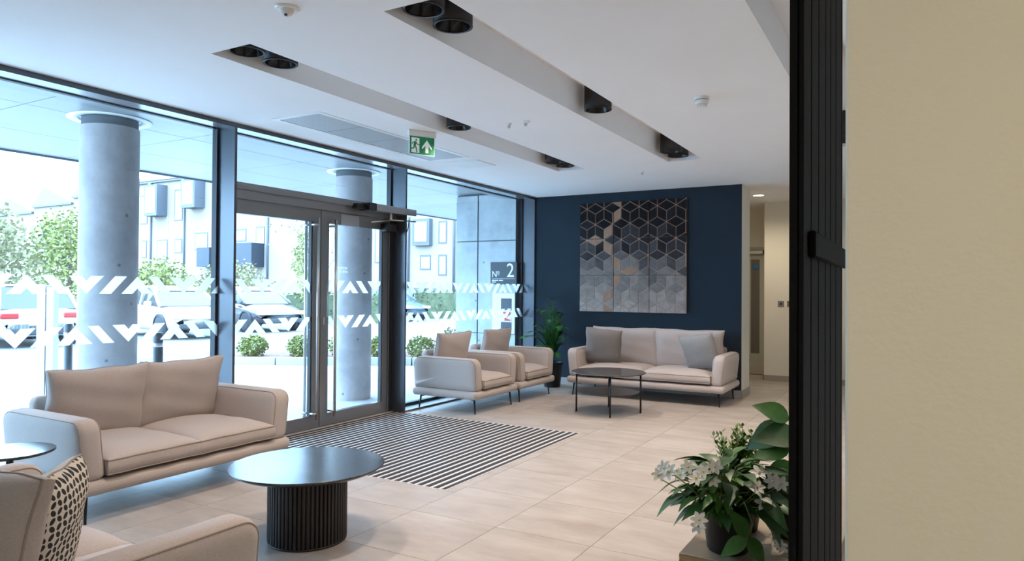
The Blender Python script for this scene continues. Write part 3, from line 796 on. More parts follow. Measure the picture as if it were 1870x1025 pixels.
for i,(x,lab) in enumerate(((3.20,'square dark metal switch plate on the corridor wall'),(3.335,'dark metal switch plate beside another plate, at the partition edge'))):
    t=tag(empty('switch_plate',(x,11.6,1.205)),lab,'switch')
    MB().bbox(-.045,.045,-.010,-.001,-.045,.045,.003,1).build('plate',Mt['alu'],t)
    MB().bbox(-.016,.016,-.015,-.0101,-.016,.016,.003,1).build('rocker',Mt['blackp'],t)

# ------------------------------------------------------------------ wooden cube artwork
AX0,AX1,AZ0,AZ1=.755,2.335,1.087,2.662
wa=tag(empty('wall_art',(AX0,L-.006,AZ0)),'square wooden wall art of nine panels in a cube pattern, dark above and pale below','artwork')
AW,AH=AX1-AX0,AZ1-AZ0
cop=mat('copper_leaf',(.27,.135,.075),.5,.3,.15,18)
copd=mat('dark_copper',(.22,.13,.085),.45,.5,.2,18)
ladder=[(.011,.010,.011),(.020,.019,.021),(.040,.037,.040),(.075,.066,.067),(.14,.119,.113),(.20,.167,.150),(.28,.226,.198),(.34,.272,.236),(.385,.305,.265)]
wm=[wood_mat('stained_wood_%d'%i,tuple(c*.82 for c in q),tuple(min(1,c*1.15) for c in q),(6,40,8),.85,0,.12) for i,q in enumerate(ladder)]
px,pz_=AW/3,AH/3
lines=[mat('inlay_line_%d'%i,q,.5,.3) for i,q in enumerate(((.26,.15,.10),(.32,.20,.14),(.36,.25,.20)))]
panels=[]
for r_ in range(3):
    for c_ in range(3):
        g=.0035
        panels.append((MB().box(c_*px+g,(c_+1)*px-g,-.026,-.001,AH-(r_+1)*pz_+g,AH-r_*pz_-g).build('panel',lines[r_],wa),(c_*px+g+.001,(c_+1)*px-g-.001,AH-(r_+1)*pz_+g+.001,AH-r_*pz_-g-.001)))
wv=AW/12.0; s_=wv/math.cos(PI/6)
def clip_rect(poly,b):
    def half(ps,f):
        out=[]
        for i in range(len(ps)):
            p,q=ps[i],ps[(i+1)%len(ps)]; fp,fq=f(p),f(q)
            if fp>=0: out.append(p)
            if fp*fq<0:
                t=fp/(fp-fq); out.append((p[0]+t*(q[0]-p[0]),p[1]+t*(q[1]-p[1])))
        return out
    for f in (lambda p:p[0]-b[0],lambda p:b[1]-p[0],lambda p:p[1]-b[2],lambda p:b[3]-p[1]):
        if len(poly)<3: return []
        poly=half(poly,f)
    return poly
xo,zo=.112,AH-.088
art=random.Random(5)
def piece(poly,key,copper=False):
    cx=sum(p[0] for p in poly)/4; cz=sum(p[1] for p in poly)/4
    ins=.0060/ (s_*.43)
    pol=[(cx+(p[0]-cx)*(1-ins),cz+(p[1]-cz)*(1-ins)) for p in poly]
    f=1-cz/AH
    lv=min(8,max(0,int(f*9.2-.9+art.uniform(-1.1,1.1))))
    mm=cop if copper else wm[lv]
    dz=art.uniform(0,.004)
    for (po,b) in panels:
        q=clip_rect(pol,b)
        if len(q)>2:
            ar=abs(sum(q[i][0]*q[(i+1)%len(q)][1]-q[(i+1)%len(q)][0]*q[i][1] for i in range(len(q))))/2
            if ar>2.5e-4: MB().prism(q,-.0300-dz,-.0255,'y').build('rhombus',mm,po)
# copper run given as (column centre in half hexes from the left edge, height fraction from the top)
run=[(4.85,.02),(4.45,.14),(3.3,.30),(1.85,.39),(3.3,.43),(4.4,.58),(5.75,.66),(4.35,.73),(3.3,.87),(3.3,.985)]
allf=[]
for j in range(-1,9):
    for i in range(-2,8):
        sx=xo+2*wv*i+(wv if j%2 else 0); sz=zo-1.5*s_*j
        m_=(sx+wv,sz-s_/2)
        allf+=[[(sx,sz),(sx+wv,sz+s_/2),(sx+2*wv,sz),m_],[(sx,sz),m_,(m_[0],m_[1]-s_),(sx,sz-s_)],[m_,(sx+2*wv,sz),(sx+2*wv,sz-s_),(m_[0],m_[1]-s_)]]
cen=[(sum(p[0] for p in q)/4/wv,(AH-sum(p[1] for p in q)/4)/wv) for q in allf]
cset={min(range(len(allf)),key=lambda k:(cen[k][0]-a)**2+(cen[k][1]-b*12)**2) for a,b in run}
for k,po in enumerate(allf): piece(po,'',k in cset)

# ------------------------------------------------------------------ plants
def leaf_mesh(name,ln,wd,m,droop=.25,fold=.18,tip=1.0,n=6):
    """leaf from the origin along +x, width along y, upper side +z"""
    v=[];f=[]
    for i in range(n+1):
        t=i/n; wl=wd/2*math.sin(PI*min(1,t**.75))**.9 if 0<t<1 else 0.0008
        if t>.55: wl*=1-(t-.55)*.35*tip
        x=ln*t; z=-droop*ln*t*t
        v+= [(x,-wl,z+fold*wl),(x,0,z),(x,wl,z+fold*wl)]
    for i in range(n):
        for k in (0,1): f.append((i*3+k,(i+1)*3+k,(i+1)*3+k+1,i*3+k+1))
    top=len(v); v+=[(a,b,c-.0006) for a,b,c in v[:]]
    f+=[tuple(top+q for q in g[::-1]) for g in f[:]]
    return MB().add(v,f,True).mesh(name,m)

def frame_rot(dirv,roll=0.0):
    d=Vector(dirv).normalized(); up=Vector((0,0,1))
    s=up.cross(d)
    if s.length<1e-4: s=Vector((0,1,0))
    s.normalize(); u=d.cross(s)
    m=Matrix((d,s,u)).transposed()
    return (m@Matrix.Rotation(roll,3,'X')).to_euler()

def leaf_rot(dirv,lean):
    # leaf axis along dirv, upper side turned towards 'lean'
    d=Vector(dirv).normalized(); u=Vector(lean); u=(u-d*u.dot(d)).normalized(); s=u.cross(d)
    return Matrix((d,s,u)).transposed().to_euler()

def pot_mb(r0,r1,h): return MB().lathe([(0,0),(r0*.92,0),(r0,.006),(r1,h-.012),(r1*1.07,h-.012),(r1*1.07,h),(r1*.97,h),(r1*.95,h-.02)],32,cap=False)

# plinth carrying the flowers
PX0,PY0,PZ=4.443,1.90,.69
pt=tag(empty('plant_bench',(PX0,PY0,0)),'plywood edged bench behind the slatted partition carrying potted plants','bench')
MB().bbox(0,.38,0,.95,PZ-.004,PZ,.0015,1).build('bench_top',Mt['plytop'],pt)
for k in range(5):
    zz=PZ-.004-.0072*(k+1)
    MB().box(.0005*(k%2),.38,.0005*(k%2),.95,zz+.0004,zz+.0072).build('ply_layer',Mt['ply'],pt)
MB().box(.02,.36,.02,.93,.0,PZ-.0405).build('cabinet_body',Mt['plytop'],pt)

fl=tag(empty('flowering_plant',(4.552,1.995,PZ)),'plant with white star shaped flowers and dark leaves in a black pot','potted plant')
pot_mb(.056,.070,.125).build('pot',Mt['blackp'],fl)
MB().lathe([(0,.108),(.066,.108)],24,cap=False).build('soil',Mt['potsoil'],fl)
lr=random.Random(11)
lm=[leaf_mesh('leaf',.078,.036,Mt['leaf'],.35,.25),leaf_mesh('leaf',.068,.032,Mt['leaf2'],.3,.25),leaf_mesh('leaf',.090,.038,Mt['leaf'],.45,.2)]
base=Vector((4.552,1.995,PZ+.15))
stems=MB()
for k in range(160):
    a=lr.uniform(0,2*PI); el=lr.uniform(-.45,1.0); rr=lr.uniform(.02,.115)*(1-.35*max(0,el))
    p=Vector((rr*math.cos(a)*1.15,rr*math.sin(a),.155+.075*max(0,el)+lr.uniform(-.03,.03)))
    d=Vector((math.cos(a+lr.uniform(-.5,.5)),math.sin(a+lr.uniform(-.5,.5)),el*.55))
    stems.tube([(p.x*.15,p.y*.15,.11),(p.x*.6,p.y*.6,p.z-.01),tuple(p)],.0018,5)
    s=lr.uniform(.8,1.2)
    inst('leaf',lm[k%3],fl,p,frame_rot(d,lr.uniform(-.5,.5)),(s,s,s))
# trailing shoot with three broad leaves over the front edge
big=leaf_mesh('leaf',.085,.042,Mt['leaf2'],.3,.15)
tw=Vector((4.629,1.871,.775))-Vector((4.552,1.995,PZ))
stems.tube([(.02,-.02,.12),(.06,-.08,.16),tuple(tw+Vector((.01,.02,.03))),tuple(tw)],.0022,5)
for d in ((-.75,-.45,-.55),(-.15,-.25,.45),(.55,.15,-.75)):
    inst('leaf',big,fl,tw,leaf_rot(d,(.25,-.75,.6)))
FLW=[(4.436,1.832,.925),(4.402,1.848,.908),(4.42,1.838,.931),(4.451,1.883,.907),(4.469,1.896,.928),(4.503,1.851,.912),(4.52,1.854,.931),(4.512,1.945,.919),(4.541,1.894,.938),(4.537,1.89,.9),(4.629,2.03,.904),(4.634,1.973,.878),(4.644,2.021,.827),(4.67,1.994,.894),(4.686,2.022,.884),(4.507,1.865,.80),(4.492,1.912,.767),(4.681,2.048,.706)]
fm=MB()
for k in range(6):
    a=2*PI*k/6; T=Matrix.Rotation(a,4,'Z')
    vv=[(.002,-.002,0),(.010,-.0066,.003),(.018,-.0056,.004),(.025,0,.002),(.018,.0056,.004),(.010,.0066,.003),(.002,.002,0),(.012,0,.0012)]
    fm.add(vv,[(0,1,7),(1,2,7),(2,3,7),(3,4,7),(4,5,7),(5,6,7),(6,0,7)],True,0,T)
fme=fm.mesh('flower',Mt['petal'])
cme=MB().lathe([(0,-.022),(.0015,-.020),(.002,-.002),(.0035,.001),(.002,.006),(0,.007)],8,cap=False).mesh('flower_tube',Mt['stamen'])
bo=Vector((4.552,1.995,PZ))
for i,p in enumerate(FLW):
    view=(CAM-Vector(p)).normalized()
    q=Vector(p)-bo+view*(.10 if i>=10 else .02); s=lr.uniform(.85,1.1)
    nrm=(view*.7+Vector((q.x*2,q.y*2,.55))+Vector((lr.uniform(-.4,.4),lr.uniform(-.4,.4),lr.uniform(-.3,.3)))).normalized()
    rot=nrm.to_track_quat('Z','Y').to_euler()
    o=inst('flower',fme,fl,q,rot,(s,s,s)); inst('flower_tube',cme,o)
    e=q-nrm*.02; stems.tube([(q.x*.2,q.y*.2,.11),(e.x*.75,e.y*.75,max(.13,e.z*.85)),tuple(e)],.0016,5)
stems.build('stems',Mt['stem'],fl)

fg=tag(empty('sprig_plant',(4.545,2.19,PZ)),'bushy plant of fine upright yellow green sprigs in a black pot','potted plant')
pot_mb(.050,.064,.115).build('pot',Mt['blackp'],fg)
MB().lathe([(0,.10),(.060,.10)],24,cap=False).build('soil',Mt['potsoil'],fg)
for k in range(60):
    a=lr.uniform(0,2*PI); rr=lr.uniform(0,.095); hh=lr.uniform(.19,.325)-rr*.6
    tp=Vector((rr*math.cos(a),rr*math.sin(a),hh)); mb=MB()
    b0=Vector((tp.x*.25,tp.y*.25,.10)); pts=[b0.lerp(tp,t)+Vector((0,0,.015*math.sin(PI*t))) for t in (0,.33,.66,1)]
    mb.tube(pts,[.002,.0017,.0014,.001],5)
    for q in range(16):
        t=.35+.65*q/15; c=b0.lerp(tp,t)+Vector((0,0,.015*math.sin(PI*t))); al=q*2.4+a; ln=.036*(1.15-.5*t)
        d=Vector((math.cos(al),math.sin(al),.85)).normalized(); s=d.cross(Vector((0,0,1))).normalized()*.005
        mb.add([c,c+d*ln*.5+s,c+d*ln,c+d*ln*.5-s],[(0,1,2,3)],False)
    mb.build('sprig',Mt['leaf3'] if k%3 else Mt['leaf2'],fg)

bl=tag(empty('broad_leaf_plant',(4.70,2.20,PZ)),'plant with large heart shaped leaves in a black pot beside the partition','potted plant')
pot_mb(.050,.064,.115).build('pot',Mt['blackp'],bl)
bm_=leaf_mesh('leaf',.125,.088,Mt['leaf'],.35,.12,.9,8); bm2=leaf_mesh('leaf',.105,.070,Mt['leaf2'],.3,.12,.9,8)
st2=MB(); bo=Vector((4.70,2.20,PZ))
for i,(p,d) in enumerate([((4.690,2.148,1.038),(-.5,-.3,.35)),((4.685,2.131,1.02),(-.8,-.3,-.35)),((4.700,2.10,.965),(-.95,-.25,-.12)),((4.72,2.12,1.0),(-.6,-.5,.1)),((4.705,2.11,.925),(-.75,-.35,-.6)),((4.725,2.13,.90),(-.25,-.5,-.8)),((4.73,2.16,1.02),(.2,-.5,.3)),((4.70,2.16,.87),(-.7,-.5,-.5)),((4.72,2.22,1.03),(.3,.6,.2))]):
    q=Vector(p)-bo
    inst('leaf',bm_ if i%2 else bm2,bl,q,leaf_rot(d,(.15+.12*math.sin(3*i),-.65,.75)))
    st2.tube([(0,0,.09),(q.x*.5,q.y*.5,q.z*.7),tuple(q)],.002,5)
st2.build('stems',Mt['stem'],bl)

# palm in the corner
pm=tag(empty('potted_palm',(.47,9.10,0)),'tall green palm in a black tapered pot in the corner by the glass','potted palm')
pot_mb(.115,.15,.36).build('pot',Mt['blackp'],pm)
MB().lathe([(0,.33),(.142,.33)],24,cap=False).build('soil',Mt['potsoil'],pm)
pr=random.Random(4)
for k in range(32):
    a=2*PI*k/32+pr.uniform(-.25,.25); out=pr.uniform(.12,.52); top=pr.uniform(.72,1.36)-out*.35
    if math.sin(a)>-.2: out=min(out,.13)
    ca,sa=math.cos(a),math.sin(a); mb=MB(); n=14; pts=[]
    for i in range(n+1):
        t=i/n; rr=.02+out*(t**1.8); z=.33+(top-.33)*(1-(1-t)**1.7)-out*.5*max(0,t-.72)**1.2
        pts.append(Vector((rr*ca,rr*sa,z)))
    mb.tube(pts,[.006*(1-.75*i/n) for i in range(n+1)],5)
    for i in range(4,n+1):
        for sgn in (-1,1):
            for half in (0,.5):
                if i==n and half: continue
                c=pts[i].lerp(pts[min(n,i+1)],half); t=(i+half)/n
                tg=(pts[min(n,i+1)]-pts[i-1]).normalized(); sd=tg.cross(Vector((0,0,1)))
                if sd.length<.05: sd=Vector((-sa,ca,0))
                sd.normalize()
                d=(sd*sgn*.8+tg*.75+Vector((0,0,-.12))).normalized(); ln=.17*(1-.55*abs(t-.6)/.6)
                wv2=d.cross(Vector((0,0,1))).normalized()*.0085
                e=c+d*ln+Vector((0,0,-.03)); m2=c+d*ln*.5
                mb.add([c,m2+wv2,e,m2-wv2],[(0,1,2,3)],False)
    mb.build('frond',Mt['palm'],pm)

# ------------------------------------------------------------------ outside: ground, soffit, columns
struct('pavement',MB().box(-6.6,GX-.06,-8,14,-.25,-.01),Mt['paving'])
struct('road',MB().box(-110,-6.6,-40,80,-.25,-.035).box(-6.6,25,14,80,-.25,-.035),Mt['road'])
SZ=2.90
so=struct('soffit',MB().box(-3.62,GX-.06,-6,13.5,SZ+.012,SZ+.10).box(-3.66,-3.62,-6,13.5,SZ-.02,SZ+.5),Mt['joint'])
sw_,sl_=1.14,1.5
spm=MB().bbox(.004,sw_-.004,.004,sl_-.004,0,.0115,.002,1).mesh('soffit_panel',Mt['soffit'])
for i in range(3):
    for j in range(13): inst('soffit_panel',spm,so,(-3.62+i*sw_,-6+.62+j*sl_-.62,SZ))
struct('wall_upper',MB().box(GX-.26,GX-.06,-6,9.29,H-.005,SZ),Mt['soffit'])
def column(y,label):
    t=tag(empty('concrete_column',(-1.27,y,-.01)),label,'column','round concrete columns outside the glass')
    MB().lathe([(.238,0),(.238,2.83)],40).build('shaft',Mt['concrete'],t)
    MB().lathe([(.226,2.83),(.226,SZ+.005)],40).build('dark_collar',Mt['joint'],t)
    MB().lathe([(.25,SZ+.009),(.34,SZ+.009),(.34,SZ+.003),(.25,SZ+.003),(.25,SZ+.009)],40,cap=False).build('ceiling_ring',Mt['white'],t)
column(3.665,'round concrete column outside the window behind the two seat sofa')
column(6.83,'round concrete column outside the glass doors')
# panelled concrete pier with sign
pr_=tag(empty('concrete_pier',(0,9.30,-.01)),'square concrete pier of large cast panels outside beside the navy wall','pier')
MB().box(-1.345,GX-.07,.014,.6,0,SZ).build('core',Mt['joint'],pr_)
for (x0,x1) in ((-1.355,-.955),(-.935,GX-.065)):
    for (z0,z1) in ((0,.72),(.73,2.155),(2.17,SZ-.02)):
        MB().bbox(x0,x1,0,.0135,z0,z1,.003,1).build('concrete_panel',Mt['concrete2'],pr_)
MB().box(-1.3555,-1.3455,.0145,.6,0,SZ-.02).build('side_panel',Mt['concrete2'],pr_)
sg=tag(empty('number_sign',(-.70,9.296,1.475)),'charcoal number sign reading No 2 on the concrete pier','sign')
SW,SH=.465,.345
MB().bbox(0,SW,-.012,.003,0,SH,.002,1).build('plate',Mt['sign'],sg)
inst('numeral',text_mesh('2',.30,Mt['signtxt'],'numeral'),sg,(.285,-.0132,.115),(PI/2,0,0),(.95,1.0,1))
inst('lettering',text_mesh('N',.135,Mt['signtxt'],'lettering'),sg,(.025,-.0132,.115),(PI/2,0,0),(.9,1,1))
inst('lettering',text_mesh('o',.085,Mt['signtxt'],'lettering'),sg,(.118,-.0132,.165),(PI/2,0,0))
MB().box(.122,.162,-.0138,-.0126,.145,.150).build('underline',Mt['signtxt'],sg)
MB().box(.025,.43,-.0138,-.0126,.088,.091).build('rule',Mt['signtxt'],sg)
ws=MB(); x=.027
for wd in (.012,.009,.012,.008,.011,.010,.009,.012): ws.box(x,x+wd,-.0138,-.0126,.055,.069); x+=wd+.004
x+=.012
for wd in (.012,.009,.011,.012,.009): ws.box(x,x+wd,-.0138,-.0126,.055,.069); x+=wd+.004
x=.027
for wd in (.011,.009,.012,.010,.011): ws.box(x,x+wd,-.0138,-.0126,.030,.044); x+=wd+.004
ws.build('small_print',Mt['signtxt'],sg)
ic=tag(empty('entry_panel',(-.66,9.296,.72)),'white framed entry panel with a red notice on the concrete pier','entry panel')
MB().bbox(0,.40,-.02,.003,0,.62,.004,1).build('backplate',Mt['paper'],ic)
MB().bbox(.16,.345,-.028,-.0205,.36,.54,.003,1).build('screen',Mt['bollard'],ic)
MB().bbox(.16,.345,-.028,-.0205,.03,.18,.003,1).build('keypad',Mt['bollard'],ic)
MB().box(.17,.345,-.0262,-.0205,.19,.35).build('notice',Mt['paper'],ic)
MB().prism([(.20,.335),(.335,.335),(.335,.30),(.255,.24),(.335,.215),(.335,.20),(.225,.20),(.225,.235),(.29,.295),(.20,.31)],-.0275,-.0264,'y').build('red_mark',Mt['red'],ic)

# bollards and post
def bollard(x,y,h,r,label,m='bollard'):
    t=tag(empty('bollard',(x,y,-.01)),label,'bollard')
    MB().lathe([(r*1.5,0),(r*1.5,.01),(r,.012),(r,h-.02),(r*.9,h),(0,h)],20,cap=False).build('post',Mt[m],t)
    MB().lathe([(r+.001,h-.14),(r+.002,h-.14),(r+.002,h-.10),(r+.001,h-.10)],20,cap=False).build('band',Mt['alu_lt'],t)
bollard(-3.36,4.44,.985,.045,'dark grey bollard on the pavement close to the round column behind the sofa')
bollard(-1.54,4.33,.955,.048,'blue grey bollard standing between the column and the mullion outside')
t=tag(empty('sign_post',(-4.10,4.59,-.01)),'pale flat galvanised post on the pavement in front of the parked white car','post')
MB().box(-.10,.0,-.05,.05,0,1.42).build('post_half',Mt['postpale'],t); MB().box(.012,.10,-.05,.05,0,1.40).build('post_half',Mt['postpale'],t)
t.rotation_euler=(0,0,.55)

# planting bed with kerb, low shrubs
bedp=[(-7.2,7.75),(-2.0,11.02),(-2.9,12.3),(-8.0,9.05)]
bed=struct('planting_bed',MB().prism(bedp,-.05,.09,'z'),Mt['soil'])
def off(a,b,d):
    e=(Vector(b)-Vector(a)).normalized(); n=Vector((e.y,-e.x)); return [tuple(Vector(a)),tuple(Vector(b)),tuple(Vector(b)+n*d),tuple(Vector(a)+n*d)]
for k in range(5):
    a=Vector(bedp[0]).lerp(Vector(bedp[1]),k/5+.002); b=Vector(bedp[0]).lerp(Vector(bedp[1]),(k+1)/5-.002)
    MB().prism(off(a,b,.16),-.05,.13,'z').build('kerb_stone',Mt['kerb'],bed)
def leafball(mb,c,r,n,size,rg,flat=.8):
    for _ in range(n):
        d=Vector((rg.gauss(0,1),rg.gauss(0,1),rg.gauss(0,1))).normalized(); p=Vector(c)+Vector((d.x*r,d.y*r,d.z*r*flat))*(rg.uniform(.55,1.0))
        u=Vector((rg.gauss(0,1),rg.gauss(0,1),rg.gauss(0,1))).normalized(); v=u.orthogonal().normalized(); s=size*rg.uniform(.7,1.3)
        mb.add([p-u*s*.5,p+v*s*.3,p+u*s*.5,p-v*s*.3],[(0,1,2,3)],False)
vg=random.Random(9)
shr=[(.30,.30,'low bright green shrub in the bed nearest the mullion of the glass doors'),(.45,.30,'rounded bright green shrub in the planting bed opposite the left door leaf'),(.58,.32,'wide lime green shrub in the planting bed in front of the dark parked car'),(.70,.30,'lime green shrub in the planting bed behind the door pull bars'),(.82,.30,'reddish green low shrub in the bed beside the doors column'),(.93,.42,'wispy pale grass clump in the bed by the pier')]
for f_,r_,lab in shr:
    p=Vector(bedp[0]).lerp(Vector(bedp[1]),f_)+Vector((-.3,.45)); t=tag(empty('shrub',(p.x,p.y,.09)),lab,'shrub')
    mb=MB(); leafball(mb,(0,0,r_*.62),r_,900,.06,vg,.75); mb.build('foliage',Mt['leafout'] if f_<.9 else Mt['leafout2'],t)
    MB().tube([(0,0,-.02),(0.02,0,r_*.7)],.015,6).build('stem',Mt['bark'],t)

def tree(x,y,h,r,label,m,trunk=.08,n=900,size=.22,z0=None,low=.35,kinds=5):
    t=tag(empty('tree',(x,y,-.03)),label,'tree'); mb=MB()
    for k in range(kinds):
        a=2*PI*k/kinds+vg.random(); rr=r*.45*vg.random(); zc=h*low+(h*(1-low)-r*.5)*((k+.5)/kinds)
        leafball(mb,(rr*math.cos(a),rr*math.sin(a),zc),r*(.95-.35*k/kinds),n//kinds,size,vg,.9)
    mb.build('crown',Mt[m],t)
    tb=MB().tube([(0,0,0),(.05,0,h*.4),(0,.05,h*.8)],[trunk,trunk*.7,trunk*.3],8)
    for k in range(4):
        a=2*PI*k/4+.4; tb.tube([(0,0,h*(.3+.1*k)),(r*.5*math.cos(a),r*.5*math.sin(a),h*(.5+.1*k))],[trunk*.45,trunk*.15],6)
    tb.build('trunk',Mt['bark'],t); return t
tree(-24.5,12.6,4.6,2.3,'broad leafy green tree behind the parked white hatchback','leafout2',.12,3900,0.180)
tree(-27,17.0,4.9,2.2,'leafy tree beside the column, behind the parked white hatchback','leafout',.12,3380,0.180)
tree(-20.6,17.2,2.6,1.6,'low green bush behind the roof of the white saloon','leafout',.1,2860,0.144,low=.2)
tree(-20.2,20.3,2.7,1.6,'pale green bush between the white and dark parked cars','leafout2',.1,2860,0.144,low=.2)
tree(-15.8,19.9,3.9,.55,'narrow conical young tree in front of the brick houses','leafout',.05,1300,0.096,low=.25)
tree(-7.6,12.3,4.4,1.2,'slim young tree with thin drooping branches near the doors','leafout2',.035,572,0.072,low=.62)
def hedge(x0,y0,x1,y1,h,label):
    t=tag(empty('hedge',(x0,y0,-.03)),label,'hedge'); d=Vector((x1-x0,y1-y0)); mb=MB(); ln=d.length; e=d/ln; nn=Vector((-e.y,e.x))
    for _ in range(int(ln*260)):
        a=vg.uniform(0,ln); b=vg.uniform(-.4,.4); c=vg.uniform(.05,h)
        if abs(b)<.3 and c<h-.15: continue
        p=Vector((e.x*a+nn.x*b,e.y*a+nn.y*b,c)); u=Vector((vg.gauss(0,1),vg.gauss(0,1),vg.gauss(0,1))).normalized(); v=u.orthogonal().normalized(); s=.17
        mb.add([p-u*s*.5,p+v*s*.3,p+u*s*.5,p-v*s*.3],[(0,1,2,3)],False)
    mb.build('foliage',Mt['hedge'],t)
    m2=MB(); 
    q=[(nn*.32),(nn*-.32),(e*ln-nn*.32),(e*ln+nn*.32)]
    m2.prism([tuple(k) for k in q],0,h-.12,'z').build('dense_core',Mt['hedge'],t)
hedge(-17.4,20.6,-13.6,22.4,1.25,'clipped green hedge behind the dark parked car')
hedge(-15.8,27.0,-10.0,30.5,1.35,'clipped green hedge seen between the doors and the concrete pier')

# ------------------------------------------------------------------ parked cars
def car(x,y,head,label,paint,estate=False):
    t=tag(empty('car',(x,y,-.035),head),label,'car')
    P=Mt[paint]; hw=.88
    st=[(-2.12,.42,.62,.78),(-2.05,.30,.86,.95),(-1.75,.24,.92,1.0),(-.9,.22,.93,1.0),(.0,.22,.92,1.0),(.75,.22,.90,1.0),(1.25,.24,.84,.98),(1.75,.28,.74,.93),(2.02,.34,.62,.80),(2.12,.42,.52,.66)]
    v=[];f=[]
    for (px_,zb,zt,ww) in st:
        wv_=hw*ww
        v+=[(px_,-wv_*.92,zb),(px_,-wv_,zb+.14),(px_,-wv_*1.0,zt-.16),(px_,-wv_*.93,zt-.02),(px_,-wv_*.6,zt+.02),(px_,wv_*.6,zt+.02),(px_,wv_*.93,zt-.02),(px_,wv_,zt-.16),(px_,wv_,zb+.14),(px_,wv_*.92,zb)]
    n=10
    for i in range(len(st)-1):
        for k in range(n-1): f.append((i*n+k,i*n+k+1,(i+1)*n+k+1,(i+1)*n+k))
        f.append((i*n+n-1,i*n,(i+1)*n,(i+1)*n+n-1))
    f.append(list(range(n))[::-1]); f.append([(len(st)-1)*n+k for k in range(n)])
    MB().add(v,f,True).build('body',P,t)
    rear=-1.95 if estate else -1.75
    gs=[(rear,.90,.80),(-1.25,1.34,.68),(-.6,1.44,.66),(.05,1.43,.66),(.45,1.30,.68),(1.10,.90,.80)]
    if estate: gs[1]=(-1.55,1.40,.68)
    v=[];f=[]
    for px_,zt,ww in gs: v+=[(px_,-.80,.88),(px_,-ww,zt),(px_,ww,zt),(px_,.80,.88)]
    for i in range(len(gs)-1):
        for k in range(3): f.append((i*4+k,i*4+k+1,(i+1)*4+k+1,(i+1)*4+k))
    f+= [(0,1,2,3),tuple(len(v)-4+k for k in (3,2,1,0))]
    MB().add(v,f,False).build('windows',Mt['cglass'],t)
    rf=MB(); top=gs[1:5]; v=[];f=[]
    for px_,zt,ww in top: v+=[(px_,-ww-.02,zt-.03),(px_,-ww*.8,zt+.025),(px_,ww*.8,zt+.025),(px_,ww+.02,zt-.03)]
    for i in range(len(top)-1):
        for k in range(3): f.append((i*4+k,i*4+k+1,(i+1)*4+k+1,(i+1)*4+k))
    rf.add(v,f,True)
    for sy in (-1,1):
        for a,b in ((gs[0],gs[1]),(gs[5],gs[4])):
            rf.tube([(a[0],sy*a[2],.90),(b[0],sy*(b[2]+.01),b[1]-.01)],.045,6)
        rf.tube([(-.35,sy*.80,.90),(-.35,sy*.69,1.41)],.03,6)
    rf.build('roof',P,t)
    for px_ in (-1.32,1.30):
        for sy in (-1,1):
            T=Matrix.Translation((px_,sy*.80,.325))@Matrix.Rotation(PI/2,4,'X')
            o=MB().lathe([(.20,-.10),(.31,-.10),(.325,-.07),(.325,.07),(.31,.10),(.20,.10)],24,T=T).build('wheel',Mt['tyre'],t)
            rm=MB().lathe([(0,-.105),(.05,-.11),(.06,-.095),(.21,-.095)] if sy>0 else [(.21,.095),(.06,.095),(.05,.11),(0,.105)],20,cap=False,T=T)
            rm.build('rim',Mt['rim'],o)
            MB().lathe([(.325,-.118),(.375,-.118),(.375,-.02),(.33,-.02)] if sy>0 else [(.33,.02),(.375,.02),(.375,.118),(.325,.118)],24,cap=False,T=T).build('wheel_arch',Mt['tyre'],t)
    for sy in (-1,1):
        MB().bbox(-2.14,-1.98,sy*.45-.0 if sy>0 else -.82,.82 if sy>0 else -.45,.68,.82,.03,2).build('tail_lamp',Mt['lampred'],t)
        MB().bbox(1.88,2.10,.42 if sy>0 else -.80,.80 if sy>0 else -.42,.56,.68,.03,2).build('headlamp',Mt['lampwhite'],t)
        MB().bbox(.52,.72,.86 if sy>0 else -1.02,1.02 if sy>0 else -.86,.90,1.03,.04,2).build('mirror',P,t)
    MB().bbox(-2.16,-2.05,-.75,.75,.30,.46,.03,2).build('rear_bumper',Mt['tyre'],t)
    MB().bbox(2.04,2.15,-.65,.65,.30,.44,.03,2).build('front_grille',Mt['tyre'],t)
    MB().bbox(-2.165,-2.13,-.26,.26,.52,.63,.004,1).build('number_plate',Mt['paper'],t)
    return t
car(-14.65,9.05,PI-.15,'white hatchback parked tail first with red tail lamps','carwhite',True)
car(-13.85,12.95,-.23,'white saloon car parked side on behind the round column','carwhite')
car(-14.55,16.35,-.23,'graphite grey saloon car parked beyond the glass doors','cargrey')
car(-15.6,24.6,-.2,'blue car parked behind the doors column','carblue')
car(-17.4,30.2,-.2,'black car parked in front of the hedge near the pier','carblack',True)

